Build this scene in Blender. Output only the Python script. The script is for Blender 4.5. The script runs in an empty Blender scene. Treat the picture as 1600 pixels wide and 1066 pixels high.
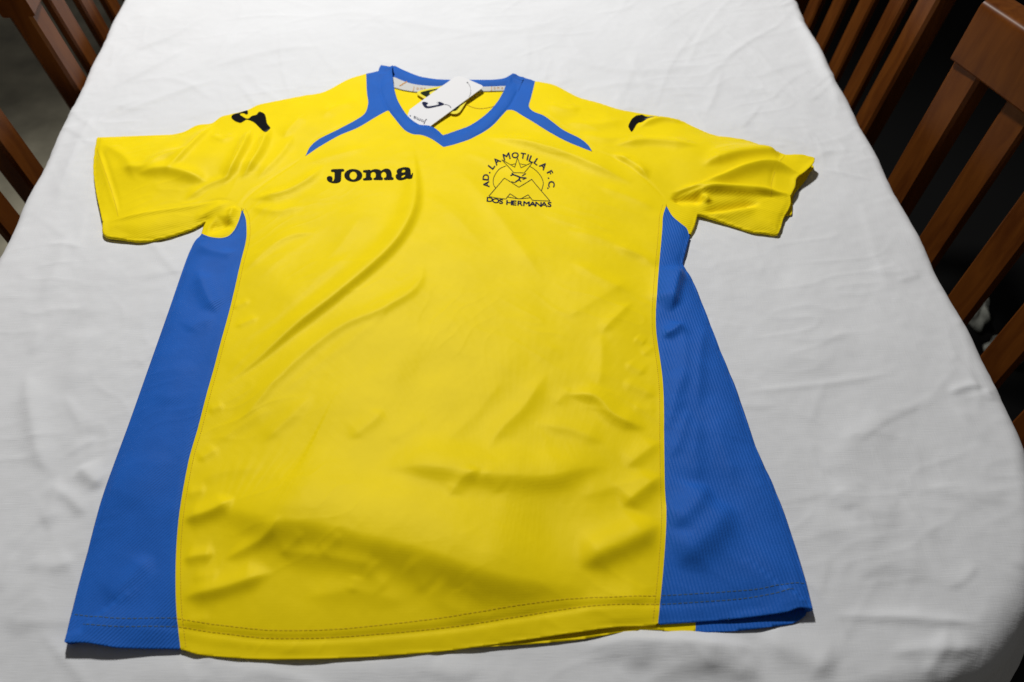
import bpy, math, random
import numpy as np
from mathutils import Vector, Matrix

C = bpy.context.scene.collection
SC = bpy.context.scene
R = math.radians
random.seed(7)
RNG = np.random.default_rng(11)

# ------------------------------------------------------------------ camera
TABLE = 0.75                      # height of the cloth-covered table top
CAM_H = 0.63                      # camera above the table top
PITCH = 50.0
FPX = 1291.0                      # focal length in photograph pixels (18 mm on a 22.3 mm sensor)
cam_d = bpy.data.cameras.new('camera')
cam_d.sensor_width = 22.3
cam_d.lens = 22.3 * FPX / 1600.0
cam_d.clip_start, cam_d.clip_end = 0.02, 60.0
cam_d.dof.use_dof = True
cam_d.dof.focus_distance = 0.80
cam_d.dof.aperture_fstop = 3.8
cam = bpy.data.objects.new('camera', cam_d)
C.objects.link(cam)
cam.location = (0, 0, TABLE + CAM_H)
cam.rotation_euler = (R(90 - PITCH), 0, 0)
SC.camera = cam

# ------------------------------------------------------------------ light
w = bpy.data.worlds.new('World')
SC.world = w
w.use_nodes = True
bg = w.node_tree.nodes['Background']
bg.inputs[0].default_value = (1.0, 0.97, 0.92, 1)
bg.inputs[1].default_value = 0.062

lamp_d = bpy.data.lights.new('ceiling_lamp', 'SPOT')
lamp_d.energy = 127.0
lamp_d.shadow_soft_size = 0.085
lamp_d.spot_size = R(106)
lamp_d.spot_blend = 0.55
lamp_d.color = (1.0, 0.985, 0.95)
lamp = bpy.data.objects.new('ceiling_lamp', lamp_d)
C.objects.link(lamp)
lamp.location = (-0.30, 1.60, TABLE + 1.50)
_tgt = Vector((-0.06, 0.80, TABLE))
lamp.rotation_euler = (_tgt - lamp.location).to_track_quat('-Z', 'Y').to_euler()

SC.view_settings.view_transform = 'Standard'
SC.view_settings.look = 'None'
SC.view_settings.exposure = 0.0
SC.view_settings.gamma = 1.0
SC.render.engine = 'CYCLES'

# ------------------------------------------------------------------ helpers
_cp, _sp = math.cos(R(PITCH)), math.sin(R(PITCH))

def at(pts):
    """photograph points (x, y[, height in mm above the table]) -> places on the table, world x, y, z"""
    a = np.array([(p[0], p[1], p[2] if len(p) > 2 else 0.0) for p in pts], float)
    u = (a[:, 0] - 800) / FPX
    v = (533 - a[:, 1]) / FPX
    d = np.stack([u, _cp + v * _sp, -_sp + v * _cp], 1)
    z = a[:, 2] * 1e-3
    t = (z - CAM_H) / d[:, 2]
    p = d * t[:, None]
    p[:, 2] += CAM_H
    return p                       # z measured from the table top

def at_level(pts, z_mm):
    return at([(p[0], p[1], z_mm) for p in pts])

def dens(pts, step=0.002, closed=False):
    """Catmull-Rom through the points (any dimension)"""
    P = np.array(pts, float)
    n = len(P)
    out = []
    rng_ = range(n if closed else n - 1)
    for i in rng_:
        p1, p2 = P[i], P[(i + 1) % n]
        p0 = P[i - 1] if (closed or i > 0) else 2 * p1 - p2
        p3 = P[(i + 2) % n] if (closed or i + 2 < n) else 2 * p2 - p1
        L = np.linalg.norm((p2 - p1)[:2])
        # limit overshoot where neighbours are much longer
        m1, m2 = (p2 - p0) * .5, (p3 - p1) * .5
        for m in (m1, m2):
            l = np.linalg.norm(m[:2])
            if l > L > 0:
                m *= L / l
        k = max(1, int(math.ceil(L / step)))
        for j in range(k):
            t = j / k
            out.append((2*t**3 - 3*t*t + 1) * p1 + (t**3 - 2*t*t + t) * m1 + (-2*t**3 + 3*t*t) * p2 + (t**3 - t*t) * m2)
    if not closed:
        out.append(P[-1])
    return np.array(out)

def seg_dist(X, Y, poly, closed=True, want=False):
    """distance from grid points to a polyline; with want also nearest param index and side"""
    P = np.asarray(poly)[:, :2]
    n = len(P)
    best = np.full(X.shape, 1e9)
    arc = np.zeros(X.shape)
    side = np.zeros(X.shape)
    nrm = n if closed else n - 1
    s = 0.0
    for i in range(nrm):
        a, b = P[i], P[(i + 1) % n]
        dx, dy = b - a
        L2 = dx * dx + dy * dy
        if L2 < 1e-16:
            continue
        t = np.clip(((X - a[0]) * dx + (Y - a[1]) * dy) / L2, 0, 1)
        ex, ey = X - a[0] - t * dx, Y - a[1] - t * dy
        d = ex * ex + ey * ey
        m = d < best
        best = np.where(m, d, best)
        if want:
            L = math.sqrt(L2)
            arc = np.where(m, i + t, arc)
            side = np.where(m, dx * (Y - a[1]) - dy * (X - a[0]), side)
            s += L
    return (np.sqrt(best), arc, side) if want else np.sqrt(best)

def inside(X, Y, polys):
    ins = np.zeros(X.shape, bool)
    for P in polys:
        P = np.asarray(P)[:, :2]
        n = len(P)
        for i in range(n):
            x0, y0 = P[i]
            x1, y1 = P[(i + 1) % n]
            if y0 == y1:
                continue
            c = ((y0 > Y) != (y1 > Y)) & (X < (x1 - x0) * (Y - y0) / (y1 - y0) + x0)
            ins ^= c
    return ins

def sdf_local(X, Y, polys, h):
    """signed distance, exact near the outline (band of a few cells), big elsewhere"""
    ins = inside(X, Y, polys)
    d = np.full(X.shape, 1.0)
    x0, y0 = X[0, 0], Y[0, 0]
    ny, nx = X.shape
    for P in polys:
        P = np.asarray(P)[:, :2]
        n = len(P)
        for i in range(n):
            a, b = P[i], P[(i + 1) % n]
            ia = int((min(a[0], b[0]) - x0) / h) - 3; ib = int((max(a[0], b[0]) - x0) / h) + 5
            ja = int((min(a[1], b[1]) - y0) / h) - 3; jb = int((max(a[1], b[1]) - y0) / h) + 5
            ia, ja = max(ia, 0), max(ja, 0)
            ib, jb = min(ib, nx), min(jb, ny)
            if ia >= ib or ja >= jb:
                continue
            xs, ys = X[ja:jb, ia:ib], Y[ja:jb, ia:ib]
            dx, dy = b - a
            L2 = dx * dx + dy * dy
            if L2 < 1e-18:
                continue
            t = np.clip(((xs - a[0]) * dx + (ys - a[1]) * dy) / L2, 0, 1)
            e = np.hypot(xs - a[0] - t * dx, ys - a[1] - t * dy)
            sub = d[ja:jb, ia:ib]
            np.minimum(sub, e, out=sub)
    return np.where(ins, d, -d)

def march(polys, h, x0=0.0, y0=0.0):
    """triangulate the inside of polygons (even-odd) on a grid of step h aligned to x0,y0"""
    allp = np.concatenate([np.asarray(p)[:, :2] for p in polys])
    i0 = math.floor((allp[:, 0].min() - x0) / h) - 1; i1 = math.ceil((allp[:, 0].max() - x0) / h) + 1
    j0 = math.floor((allp[:, 1].min() - y0) / h) - 1; j1 = math.ceil((allp[:, 1].max() - y0) / h) + 1
    xs = x0 + np.arange(i0, i1 + 1) * h
    ys = y0 + np.arange(j0, j1 + 1) * h
    X, Y = np.meshgrid(xs, ys)
    S = sdf_local(X, Y, polys, h)
    S = np.where(np.abs(S) < h * 1e-3, h * 1e-3 * np.sign(S + 1e-12), S)
    ny, nx = X.shape
    idx = np.arange(nx * ny).reshape(ny, nx)
    A, B, D, E = idx[:-1, :-1], idx[:-1, 1:], idx[1:, 1:], idx[1:, :-1]
    T = np.concatenate([np.stack([A, B, D], -1).reshape(-1, 3), np.stack([A, D, E], -1).reshape(-1, 3)])
    s = S.ravel()
    xf, yf = X.ravel(), Y.ravel()
    pos = s[T] > 0
    k = pos.sum(1)
    full = T[k == 3]
    verts, vmap = [], {}
    used = np.unique(full)
    remap = np.full(nx * ny, -1)
    remap[used] = np.arange(len(used))
    V = [(xf[i], yf[i]) for i in used]
    F = [tuple(remap[t]) for t in full]
    def gv(i):
        if remap[i] < 0:
            remap[i] = len(V)
            V.append((xf[i], yf[i]))
        return int(remap[i])
    def cv(i, j):
        key = (i, j) if i < j else (j, i)
        if key not in vmap:
            t = s[i] / (s[i] - s[j])
            vmap[key] = len(V)
            V.append((xf[i] + t * (xf[j] - xf[i]), yf[i] + t * (yf[j] - yf[i])))
        return vmap[key]
    for t in T[(k == 1) | (k == 2)]:
        t = [int(q) for q in t]
        out = []
        for a in range(3):
            p, q = t[a], t[(a + 1) % 3]
            if s[p] > 0:
                out.append(gv(p))
            if (s[p] > 0) != (s[q] > 0):
                out.append(cv(p, q))
        F.append(tuple(out))
    return np.array(V), F

def smoothstep(t):
    t = np.clip(t, 0, 1)
    return t * t * (3 - 2 * t)

def waves(X, Y, n, lmin, lmax, seed, ani=0.0, adir=0.0):
    g = np.random.default_rng(seed)
    out = np.zeros(X.shape)
    for _ in range(n):
        l = math.exp(g.uniform(math.log(lmin), math.log(lmax)))
        a = g.uniform(0, math.pi) if ani == 0 else adir + g.normal(0, ani)
        ph = g.uniform(0, 6.28)
        out += math.sqrt(l / lmax) * np.sin((X * math.cos(a) + Y * math.sin(a)) * 6.283 / l + ph)
    return out / math.sqrt(n)

# ---- objects
def mesh_obj(name, V, F, mat, parent=None, origin=None, smooth=True):
    V = np.asarray(V, float)
    if parent is not None:
        V = V - np.array(parent.location)
    elif origin is not None:
        V = V - np.array(origin)
    me = bpy.data.meshes.new(name)
    me.from_pydata(V.tolist(), [], [tuple(int(i) for i in f) for f in F])
    if smooth:
        me.polygons.foreach_set('use_smooth', [True] * len(me.polygons))
    me.validate()
    me.update()
    o = bpy.data.objects.new(name, me)
    C.objects.link(o)
    if mat:
        me.materials.append(mat)
    if parent is not None:
        o.parent = parent
    elif origin is not None:
        o.location = origin
    return o

def empty(name, loc, rz=0.0):
    o = bpy.data.objects.new(name, None)
    C.objects.link(o)
    o.empty_display_size = 0.05
    o.location = loc
    o.rotation_euler = (0, 0, rz)
    return o

def tag(o, label=None, cat=None, group=None, kind=None):
    if label: o['label'] = label
    if cat: o['category'] = cat
    if group: o['group'] = group
    if kind: o['kind'] = kind
    return o

# ------------------------------------------------------------------ materials
def mat(name, col, rough=0.5, spec=0.3, sheen=0.0):
    m = bpy.data.materials.new(name)
    m.use_nodes = True
    b = m.node_tree.nodes['Principled BSDF']
    b.inputs['Base Color'].default_value = (*col, 1)
    b.inputs['Roughness'].default_value = rough
    b.inputs['Specular IOR Level'].default_value = spec
    if sheen:
        b.inputs['Sheen Weight'].default_value = sheen
        b.inputs['Sheen Roughness'].default_value = 0.5
    return m, m.node_tree, b

def node(nt, typ, **kw):
    n = nt.nodes.new(typ)
    for k, v in kw.items():
        setattr(n, k, v)
    return n

def add_noise_color(nt, b, col, amt, scale, detail=4, vec=None):
    """slight patchy variation of a cloth colour"""
    tc = node(nt, 'ShaderNodeTexCoord')
    n = node(nt, 'ShaderNodeTexNoise')
    n.inputs['Scale'].default_value = scale
    n.inputs['Detail'].default_value = detail
    nt.links.new(tc.outputs['Object'], n.inputs['Vector'])
    r = node(nt, 'ShaderNodeValToRGB')
    lo = tuple(c * (1 - amt) for c in col)
    hi = tuple(min(1, c * (1 + amt)) for c in col)
    r.color_ramp.elements[0].color = (*lo, 1)
    r.color_ramp.elements[1].color = (*hi, 1)
    r.color_ramp.elements[0].position = 0.3
    r.color_ramp.elements[1].position = 0.7
    nt.links.new(n.outputs['Fac'], r.inputs[0])
    nt.links.new(r.outputs[0], b.inputs['Base Color'])
    return tc

def weave(nt, b, tc, pitch_mm, strength, rot=0.0, kind='weave', extra=None):
    """fine woven or ribbed relief"""
    mp = node(nt, 'ShaderNodeMapping')
    mp.inputs['Rotation'].default_value = (0, 0, rot)
    nt.links.new(tc.outputs['Object'], mp.inputs[0])
    last = None
    for d in (('X', 'Y') if kind == 'weave' else ('X',)):
        wv = node(nt, 'ShaderNodeTexWave', bands_direction=d)
        wv.inputs['Scale'].default_value = 0.314 / (pitch_mm * 1e-3) # blender: 20*scale rad per unit
        wv.inputs['Distortion'].default_value = 0.6
        wv.inputs['Detail'].default_value = 1
        wv.inputs['Detail Scale'].default_value = 2
        nt.links.new(mp.outputs[0], wv.inputs[0])
        if last is None:
            last = wv.outputs['Fac']
        else:
            mm = node(nt, 'ShaderNodeMath', operation='ADD')
            nt.links.new(last, mm.inputs[0])
            nt.links.new(wv.outputs['Fac'], mm.inputs[1])
            last = mm.outputs[0]
    nz = node(nt, 'ShaderNodeTexNoise')
    nz.inputs['Scale'].default_value = 700
    nz.inputs['Detail'].default_value = 2
    nt.links.new(tc.outputs['Object'], nz.inputs[0])
    mm = node(nt, 'ShaderNodeMath', operation='MULTIPLY_ADD')
    nt.links.new(nz.outputs['Fac'], mm.inputs[0])
    mm.inputs[1].default_value = 0.8
    nt.links.new(last, mm.inputs[2])
    bp = node(nt, 'ShaderNodeBump')
    bp.inputs['Strength'].default_value = strength
    bp.inputs['Distance'].default_value = 0.0003
    nt.links.new(mm.outputs[0], bp.inputs['Height'])
    nt.links.new(bp.outputs[0], b.inputs['Normal'])

YELLOW = (0.89, 0.685, 0.006)
BLUE = (0.016, 0.116, 0.50)
M = {}
m, nt, b = mat('yellow_polyester', YELLOW, 0.42, 0.17)
b.inputs['Specular Tint'].default_value = (1.0, 0.80, 0.22, 1)
tc = add_noise_color(nt, b, YELLOW, 0.03, 30); weave(nt, b, tc, 1.1, 0.16); M['yellow'] = m
m, nt, b = mat('yellow_rib_knit', YELLOW, 0.55, 0.14)
b.inputs['Specular Tint'].default_value = (1.0, 0.80, 0.22, 1)
tc = add_noise_color(nt, b, YELLOW, 0.03, 30); weave(nt, b, tc, 2.6, 0.38, R(65), 'rib'); M['yellow_rib'] = m
m, nt, b = mat('blue_twill_knit', BLUE, 0.55, 0.10)
tc = add_noise_color(nt, b, BLUE, 0.06, 40); weave(nt, b, tc, 2.4, 0.75, R(38), 'rib'); M['blue_twill'] = m
m, nt, b = mat('blue_rib_knit', BLUE, 0.55, 0.10)
tc = add_noise_color(nt, b, BLUE, 0.06, 40); weave(nt, b, tc, 2.9, 0.9, R(-7), 'rib'); M['blue_rib'] = m
m, nt, b = mat('blue_collar_knit', BLUE, 0.6, 0.12)
tc = add_noise_color(nt, b, BLUE, 0.05, 40); weave(nt, b, tc, 1.2, 0.3); M['blue'] = m
M['black_thread'] = mat('black_embroidery', (0.007, 0.008, 0.006), 0.7, 0.08)[0]
M['black_gloss'] = mat('black_glossy_print', (0.005, 0.005, 0.006), 0.2, 0.4)[0]
M['navy_ink'] = mat('navy_print', (0.010, 0.014, 0.050), 0.7, 0.08)[0]
M['crest_ink'] = mat('dark_crest_print', (0.030, 0.034, 0.026), 0.7, 0.08)[0]
M['orange_ink'] = mat('orange_print', (0.55, 0.25, 0.03), 0.6, 0.2)[0]
M['grey_ink'] = mat('grey_print', (0.10, 0.10, 0.11), 0.6, 0.2)[0]
M['olive_thread'] = mat('olive_thread', (0.07, 0.13, 0.18), 0.7, 0.2)[0]
M['gold_thread'] = mat('gold_thread', (0.74, 0.54, 0.010), 0.7, 0.2)[0]
M['card'] = mat('white_card', (0.74, 0.74, 0.76), 0.45, 0.2)[0]
M['black_card'] = mat('black_card', (0.012, 0.020, 0.006), 0.7, 0.08)[0]
M['yellow_card'] = mat('yellow_border', (0.80, 0.68, 0.02), 0.5, 0.3)[0]
M['tape'] = mat('pale_neck_tape', (0.58, 0.58, 0.56), 0.7, 0.2)[0]

CLOTH = (0.69, 0.70, 0.725)
m, nt, b = mat('white_cotton', CLOTH, 0.85, 0.12)
tc = add_noise_color(nt, b, CLOTH, 0.025, 9, 6)
hs = []
for sc_ in ((60, 900, 300), (900, 60, 300)):      # slubby warp and weft threads
    mp = node(nt, 'ShaderNodeMapping'); mp.inputs['Scale'].default_value = sc_
    nt.links.new(tc.outputs['Object'], mp.inputs[0])
    nz = node(nt, 'ShaderNodeTexNoise'); nz.inputs['Scale'].default_value = 1.0; nz.inputs['Detail'].default_value = 3
    nt.links.new(mp.outputs[0], nz.inputs[0]); hs.append(nz)
ad = node(nt, 'ShaderNodeMath', operation='ADD')
nt.links.new(hs[0].outputs['Fac'], ad.inputs[0]); nt.links.new(hs[1].outputs['Fac'], ad.inputs[1])
bp = node(nt, 'ShaderNodeBump'); bp.inputs['Strength'].default_value = 0.28; bp.inputs['Distance'].default_value = 0.0006
nt.links.new(ad.outputs[0], bp.inputs['Height']); nt.links.new(bp.outputs[0], b.inputs['Normal'])
M['cotton'] = m

def wood(name, c1, c2):
    m, nt, b = mat(name, c1, 0.36, 0.12)
    tc = node(nt, 'ShaderNodeTexCoord')
    mp = node(nt, 'ShaderNodeMapping')
    mp.inputs['Scale'].default_value = (30, 30, 2.5)
    nt.links.new(tc.outputs['Object'], mp.inputs[0])
    n = node(nt, 'ShaderNodeTexNoise')
    n.inputs['Scale'].default_value = 2.2
    n.inputs['Detail'].default_value = 6
    n.inputs['Distortion'].default_value = 0.8
    nt.links.new(mp.outputs[0], n.inputs[0])
    r = node(nt, 'ShaderNodeValToRGB')
    r.color_ramp.elements[0].color = (*c1, 1); r.color_ramp.elements[0].position = 0.3
    r.color_ramp.elements[1].color = (*c2, 1); r.color_ramp.elements[1].position = 0.75
    nt.links.new(n.outputs['Fac'], r.inputs[0])
    nt.links.new(r.outputs[0], b.inputs['Base Color'])
    return m
M['wood'] = wood('varnished_brown_wood', (0.078, 0.0205, 0.0034), (0.150, 0.046, 0.0068))

m, nt, b = mat('beige_marble_floor', (0.2, 0.19, 0.15), 0.4, 0.2)
tc = add_noise_color(nt, b, (0.40, 0.37, 0.28), 0.30, 9, 8); M['floor'] = m
M['darkener_black'] = mat('darkener_black', (0.006, 0.006, 0.006), 0.9, 0.1)[0]  # near-black for the added sheet that darkens the right-hand floor
m, nt, b = mat('pale_fabric', (0.45, 0.46, 0.42), 0.9, 0.1)
add_noise_color(nt, b, (0.36, 0.37, 0.33), 0.5, 40); M['pale_fabric'] = m

# ------------------------------------------------------------------ floor
mesh_obj('floor', [(-6, -5, 0), (6, -5, 0), (6, 8, 0), (-6, 8, 0)], [(0, 1, 2, 3)], M['floor'], smooth=False)['kind'] = 'structure'

# ------------------------------------------------------------------ bevelled beams for furniture
def rbox(V, F, p0, p1, wx, wy, ax=(1, 0, 0), bev=0.004):
    """a beam from p0 to p1, section wx (along ax) by wy, with bevelled long edges and ends"""
    p0, p1 = Vector(p0), Vector(p1)
    d = (p1 - p0).normalized()
    a = Vector(ax); a = (a - d * a.dot(d)).normalized()
    c = d.cross(a)
    def ring(p, s):
        hx, hy = wx / 2 - s, wy / 2 - s
        bb = bev if s == 0 else bev * 0.6
        pts = [(hx, -hy + bb), (hx, hy - bb), (hx - bb, hy), (-hx + bb, hy), (-hx, hy - bb), (-hx, -hy + bb), (-hx + bb, -hy), (hx - bb, -hy)]
        return [p + a * x + c * y for x, y in pts]
    rings = [ring(p0, bev), ring(p0 + d * bev, 0), ring(p1 - d * bev, 0), ring(p1, bev)]
    base = len(V)
    for r_ in rings:
        V.extend([tuple(q) for q in r_])
    for k in range(3):
        for i in range(8):
            j = (i + 1) % 8
            F.append((base + k*8 + i, base + k*8 + j, base + (k+1)*8 + j, base + (k+1)*8 + i))
    F.append(tuple(base + i for i in reversed(range(8))))
    F.append(tuple(base + 24 + i for i in range(8)))

def beam(name, p0, p1, wx, wy, mt, parent, ax=(1, 0, 0), bev=0.004):
    V, F = [], []
    rbox(V, F, p0, p1, wx, wy, ax, bev)
    o = mesh_obj(name, V, F, mt, None, None, smooth=False)
    o.parent = parent
    return o

# ------------------------------------------------------------------ table (under the cloth)
tb = empty('dining_table', (-0.06, 0.95, 0))
tag(tb, 'long wooden dining table hidden under the white cloth', 'table')

# outline of the cloth-covered top: unprojected edges
RE = at([(1239, 0), (1289, 118), (1325, 191), (1360, 252), (1394, 319), (1424, 367), (1450, 427), (1504, 514), (1540, 596), (1590, 690)])
LE = at([(209, 0), (162, 79), (130, 138), (108, 181), (89, 244), (59, 307), (8, 420)])
def fitline(P):
    k = np.polyfit(P[:, 1], P[:, 0], 1)
    return k
kr, kl = fitline(RE), fitline(LE)
NEAR_L, NEAR_R = 0.170, 0.203      # near edge of the table top at its left and right ends
FAR = 1.75
def xr(y): return kr[0] * y + kr[1]
def xl(y): return kl[0] * y + kl[1]
IN = 0.010
corners = [(xl(NEAR_L), NEAR_L), (xr(NEAR_R), NEAR_R), (xr(FAR), FAR), (xl(FAR), FAR)]
def round_poly(cs, rad):
    out = []
    n = len(cs)
    for i in range(n):
        p0, p, p1 = (np.array(cs[i - 1]), np.array(cs[i]), np.array(cs[(i + 1) % n]))
        a = (p0 - p) / np.linalg.norm(p0 - p); b_ = (p1 - p) / np.linalg.norm(p1 - p)
        r_ = rad[i] if isinstance(rad, (list, tuple)) else rad
        s, e = p + a * r_, p + b_ * r_
        for k in range(13):
            t = k / 12
            out.append((1-t)**2 * s + 2*t*(1-t) * p + t*t * e)
    return np.array(out)
TOP = round_poly(corners, [0.16, 0.29, 0.10, 0.10])

# hard tabletop just under the cloth
cen = TOP.mean(0)
inner = cen + (TOP - cen) * 0.985
V, F = [], []
n = len(inner)
for z in (TABLE - 0.035, TABLE - 0.010):
    V += [(p[0], p[1], z) for p in inner]
F = [tuple(reversed(range(n))), tuple(range(n, 2*n))] + [(i, (i+1) % n, n + (i+1) % n, n + i) for i in range(n)]
mesh_obj('tabletop', V, F, M['wood'], tb, smooth=False)
for sx, yy in ((-1, 0.32), (1, 0.32), (-1, 1.6), (1, 1.6)):
    x = (xl(yy) + 0.09) if sx < 0 else (xr(yy) - 0.09)
    beam('leg', (x - tb.location.x, yy - tb.location.y, 0), (x - tb.location.x, yy - tb.location.y, TABLE - 0.036), 0.07, 0.07, M['wood'], tb)

# ------------------------------------------------------------------ folds
def fold_field(X, Y, folds, h):
    """sum of soft ridges; each fold: (photo points left to right, height mm, far width mm, near width mm)"""
    Z = np.zeros(X.shape)
    x0, y0 = X[0, 0], Y[0, 0]
    ny, nx = X.shape
    for f in folds:
        pts, A, su, sd = f[:4]
        zlev = f[4] if len(f) > 4 else 8.0
        W = dens(at_level(pts, zlev)[:, :2], 0.006) if len(pts) > 2 else dens(at_level(pts, zlev)[:, :2], 0.012)
        pad = 3.2e-3 * max(su, sd)
        ia = max(0, int((W[:, 0].min() - pad - x0) / h)); ib = min(nx, int((W[:, 0].max() + pad - x0) / h) + 2)
        ja = max(0, int((W[:, 1].min() - pad - y0) / h)); jb = min(ny, int((W[:, 1].max() + pad - y0) / h) + 2)
        if ia >= ib or ja >= jb:
            continue
        xs, ys = X[ja:jb, ia:ib], Y[ja:jb, ia:ib]
        d, arc, side = seg_dist(xs, ys, W, closed=False, want=True)
        t = arc / (len(W) - 1)
        # beyond the ends the distance grows round the tip, so a taper along the line is enough
        tap = smoothstep(t / 0.28) * smoothstep((1 - t) / 0.28)
        s = np.where(side > 0, su, sd) * 1e-3 * (0.45 + 0.55 * tap)
        q = d / s
        soft = np.exp(-q * q * 0.5)
        if max(su, sd) < 9.5 and min(su, sd) > (2.6 if zlev > 1 else 0.5):
            soft = 0.62 * soft + 0.38 * np.exp(-1.15 * np.sqrt(q * q + 0.06))
        Z[ja:jb, ia:ib] += A * 1e-3 * soft * tap
    return Z

# ------------------------------------------------------------------ shirt outline pieces, in photograph pixels (x, y, mm above the table)
P_topL = [(152,215,7),(212,213,8),(263,211,8),(286,207,9),(308,196,9),(331,193,9),(345,183,9),(362,178.5,9),(387,172,9),(404,164,9),(438,157,9),(474,150,9),(506,144,9),(544,124,10),(572,115,11)]
P_shL = [(572,115,11),(594,110,13),(606,104,16),(615,101,17)]
P_neckL = [(615,101,17),(612,108,15),(613,118,13),(614,130.6,11),(619,152,9),(627,168,8),(639,184,7.5),(655,195,7),(671,197,7),(681,202,6),(692,212,6)]
P_neckR = [(692,212,6),(712,205,6),(736,195.6,6.5),(760.6,178,7.5),(777,160,8),(786.6,143.6,10),(792,130.6,11),(797,119,13),(801,113,15)]
P_shR = [(801,113,15),(811,118,13),(820,121,12),(836,126.5,11)]
P_topR = [(836,126.5,11),(866,133,10),(903,152,9),(935,161,9),(965,170.7,9),(993,176,9),(1032,182.5,9),(1061,188,9),(1089,201,9),(1117,212,9),(1162,218.5,9),(1201,232,10),(1226,241.5,12),(1245,240.6,15),(1259,242,16),(1273,246,16)]
P_cuffR = [(1273,246,16),(1271,254,15),(1258,267,14),(1245,277,14),(1242,291,12),(1235,306,10),(1235,317,8),(1231,328,7),(1224,340,5),(1219.7,355,4),(1216,364.4,4)]
P_undR = [(1216,364.4,4),(1209,366,3),(1193,363.6,3),(1173,361,3),(1149,353.4,3),(1118,342.5,4),(1091,333.5,6),(1088,339,6),(1084,353,5),(1077,369,4),(1071,390,5),(1065,413,3)]
P_sideR = [(1065,413,3),(1081,439,3),(1101,488,3),(1124,548,3),(1150,611.6,3),(1180,700,3),(1207,760,3),(1230,820,3),(1256,903,4),(1269,951,8)]
P_hem = [(1269,951,8),(1250,948,10),(1230,955,8),(1158,965,5.2),(1086.6,971,4.4),(1028,975,4.6),(1010,977,4.6),(965,979,5),(890,989,4.6),(770,1006.7,3.4),(680,1018,3),(550,1027,3),(433,1030,3),(376,1028,3),(310,1022,3.2),(282,1014,3.6),(221,1012.5,5),(183,1011,6.5),(158,1007,8.5),(132,1003,10),(100,1004,10)]
P_sideL = [(100,1004,11),(112,961,5),(129,898,3),(149,823,3),(167,760,3),(203,662,3),(236,568,3),(265,485,3),(294,402,3),(304,380,3),(316,366,3)]
P_undL = [(316,366,3),(319,354,3),(322,346,3),(297,358,3),(258,370.5,3),(221,377,3),(193,373,4),(168,369,5),(161,362,6),(160.5,346,8)]
P_cuffL = [(160.5,346,8),(156,325,7),(150.7,300,6.5),(146.5,266,6.5),(148,241,6.5),(152,215,7)]

S_L = [(378,327),(383.6,341),(385,357.6),(384,374.5),(376,408),(367.6,445),(353.5,500),(337,563),(325,608),(310,665),(295,717),(281.5,791),(275.5,842),(274,884),(275.5,950),(278.5,986),(282,1014)]
S_R = [(1041,321),(1036,338),(1035,356),(1030,413),(1027,450),(1025,488),(1026,518),(1034,578),(1037,619),(1038,700),(1039,764),(1041,800),(1040,839),(1037,884),(1033,926),(1028,975)]
S_blueTopL = [(378,327),(374,341),(366,357.6),(356,368),(342,371),(325,369),(316,366)]
S_blueTopR = [(1041,321),(1051,337.5),(1064,349),(1073,357),(1077,369)]
S_underL = [(160.5,346),(193,339.6),(241,331),(303,321),(339,314),(364,316),(378,327)]
S_underR = [(1235,306.5),(1199,311),(1173,305),(1118,302),(1079,300),(1053,308),(1041,321)]
S_raglanL = [(477,243.6),(466,253.5),(427,279),(393,304),(381,316),(378,327)]
S_raglanR = [(925.6,238),(953,248),(978,260.5),(1003.7,279),(1026,298.5),(1038,312),(1041,321)]
S_strUpL = [(572,115),(573,142.5),(575,161),(570,177),(556,188),(528,203),(497,217.5),(484,229),(477,243.6)]
S_strLoL = [(477,243.6),(497,230),(528,213),(559,200),(587,183),(606,171)]
S_strUpR = [(836,126.5),(830,152),(826.6,166),(834,175),(850,182),(881,203),(906,216),(919,227),(925.6,238)]
S_strLoR = [(925.6,238),(887.5,222),(856,205),(825,186),(803,172),(792,172)]
S_colL = [(594,110),(592.4,130.6),(596.5,150),(606,170),(617.6,186),(632,203),(646,210),(660,211.5),(676,218),(693,229.7)]
S_colR = [(693,229.7),(712,225),(736,216.7),(765.5,199),(785,179),(798,163),(808,145),(816,131),(820,121)]

pieces = dict(topL=P_topL, shL=P_shL, neckL=P_neckL, neckR=P_neckR, shR=P_shR, topR=P_topR, cuffR=P_cuffR, undR=P_undR, sideR=P_sideR, hem=P_hem, sideL=P_sideL, undL=P_undL, cuffL=P_cuffL)
W = {}
for k, p in pieces.items():
    q = at(p)
    W[k] = dens(q, 0.0025)          # x, y, z

order = ['topL','shL','neckL','neckR','shR','topR','cuffR','undR','sideR','hem','sideL','undL','cuffL']
OUT = np.concatenate([W[k][:-1] for k in order])
OUT_Z = OUT[:, 2]

# ------------------------------------------------------------------ height field of the shirt's upper layer
H0 = 0.0015
gx0, gx1 = OUT[:, 0].min() - 0.02, OUT[:, 0].max() + 0.02
gy0, gy1 = OUT[:, 1].min() - 0.02, OUT[:, 1].max() + 0.02
gnx, gny = int((gx1 - gx0) / H0) + 2, int((gy1 - gy0) / H0) + 2
GX, GY = np.meshgrid(gx0 + np.arange(gnx) * H0, gy0 + np.arange(gny) * H0)
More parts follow.
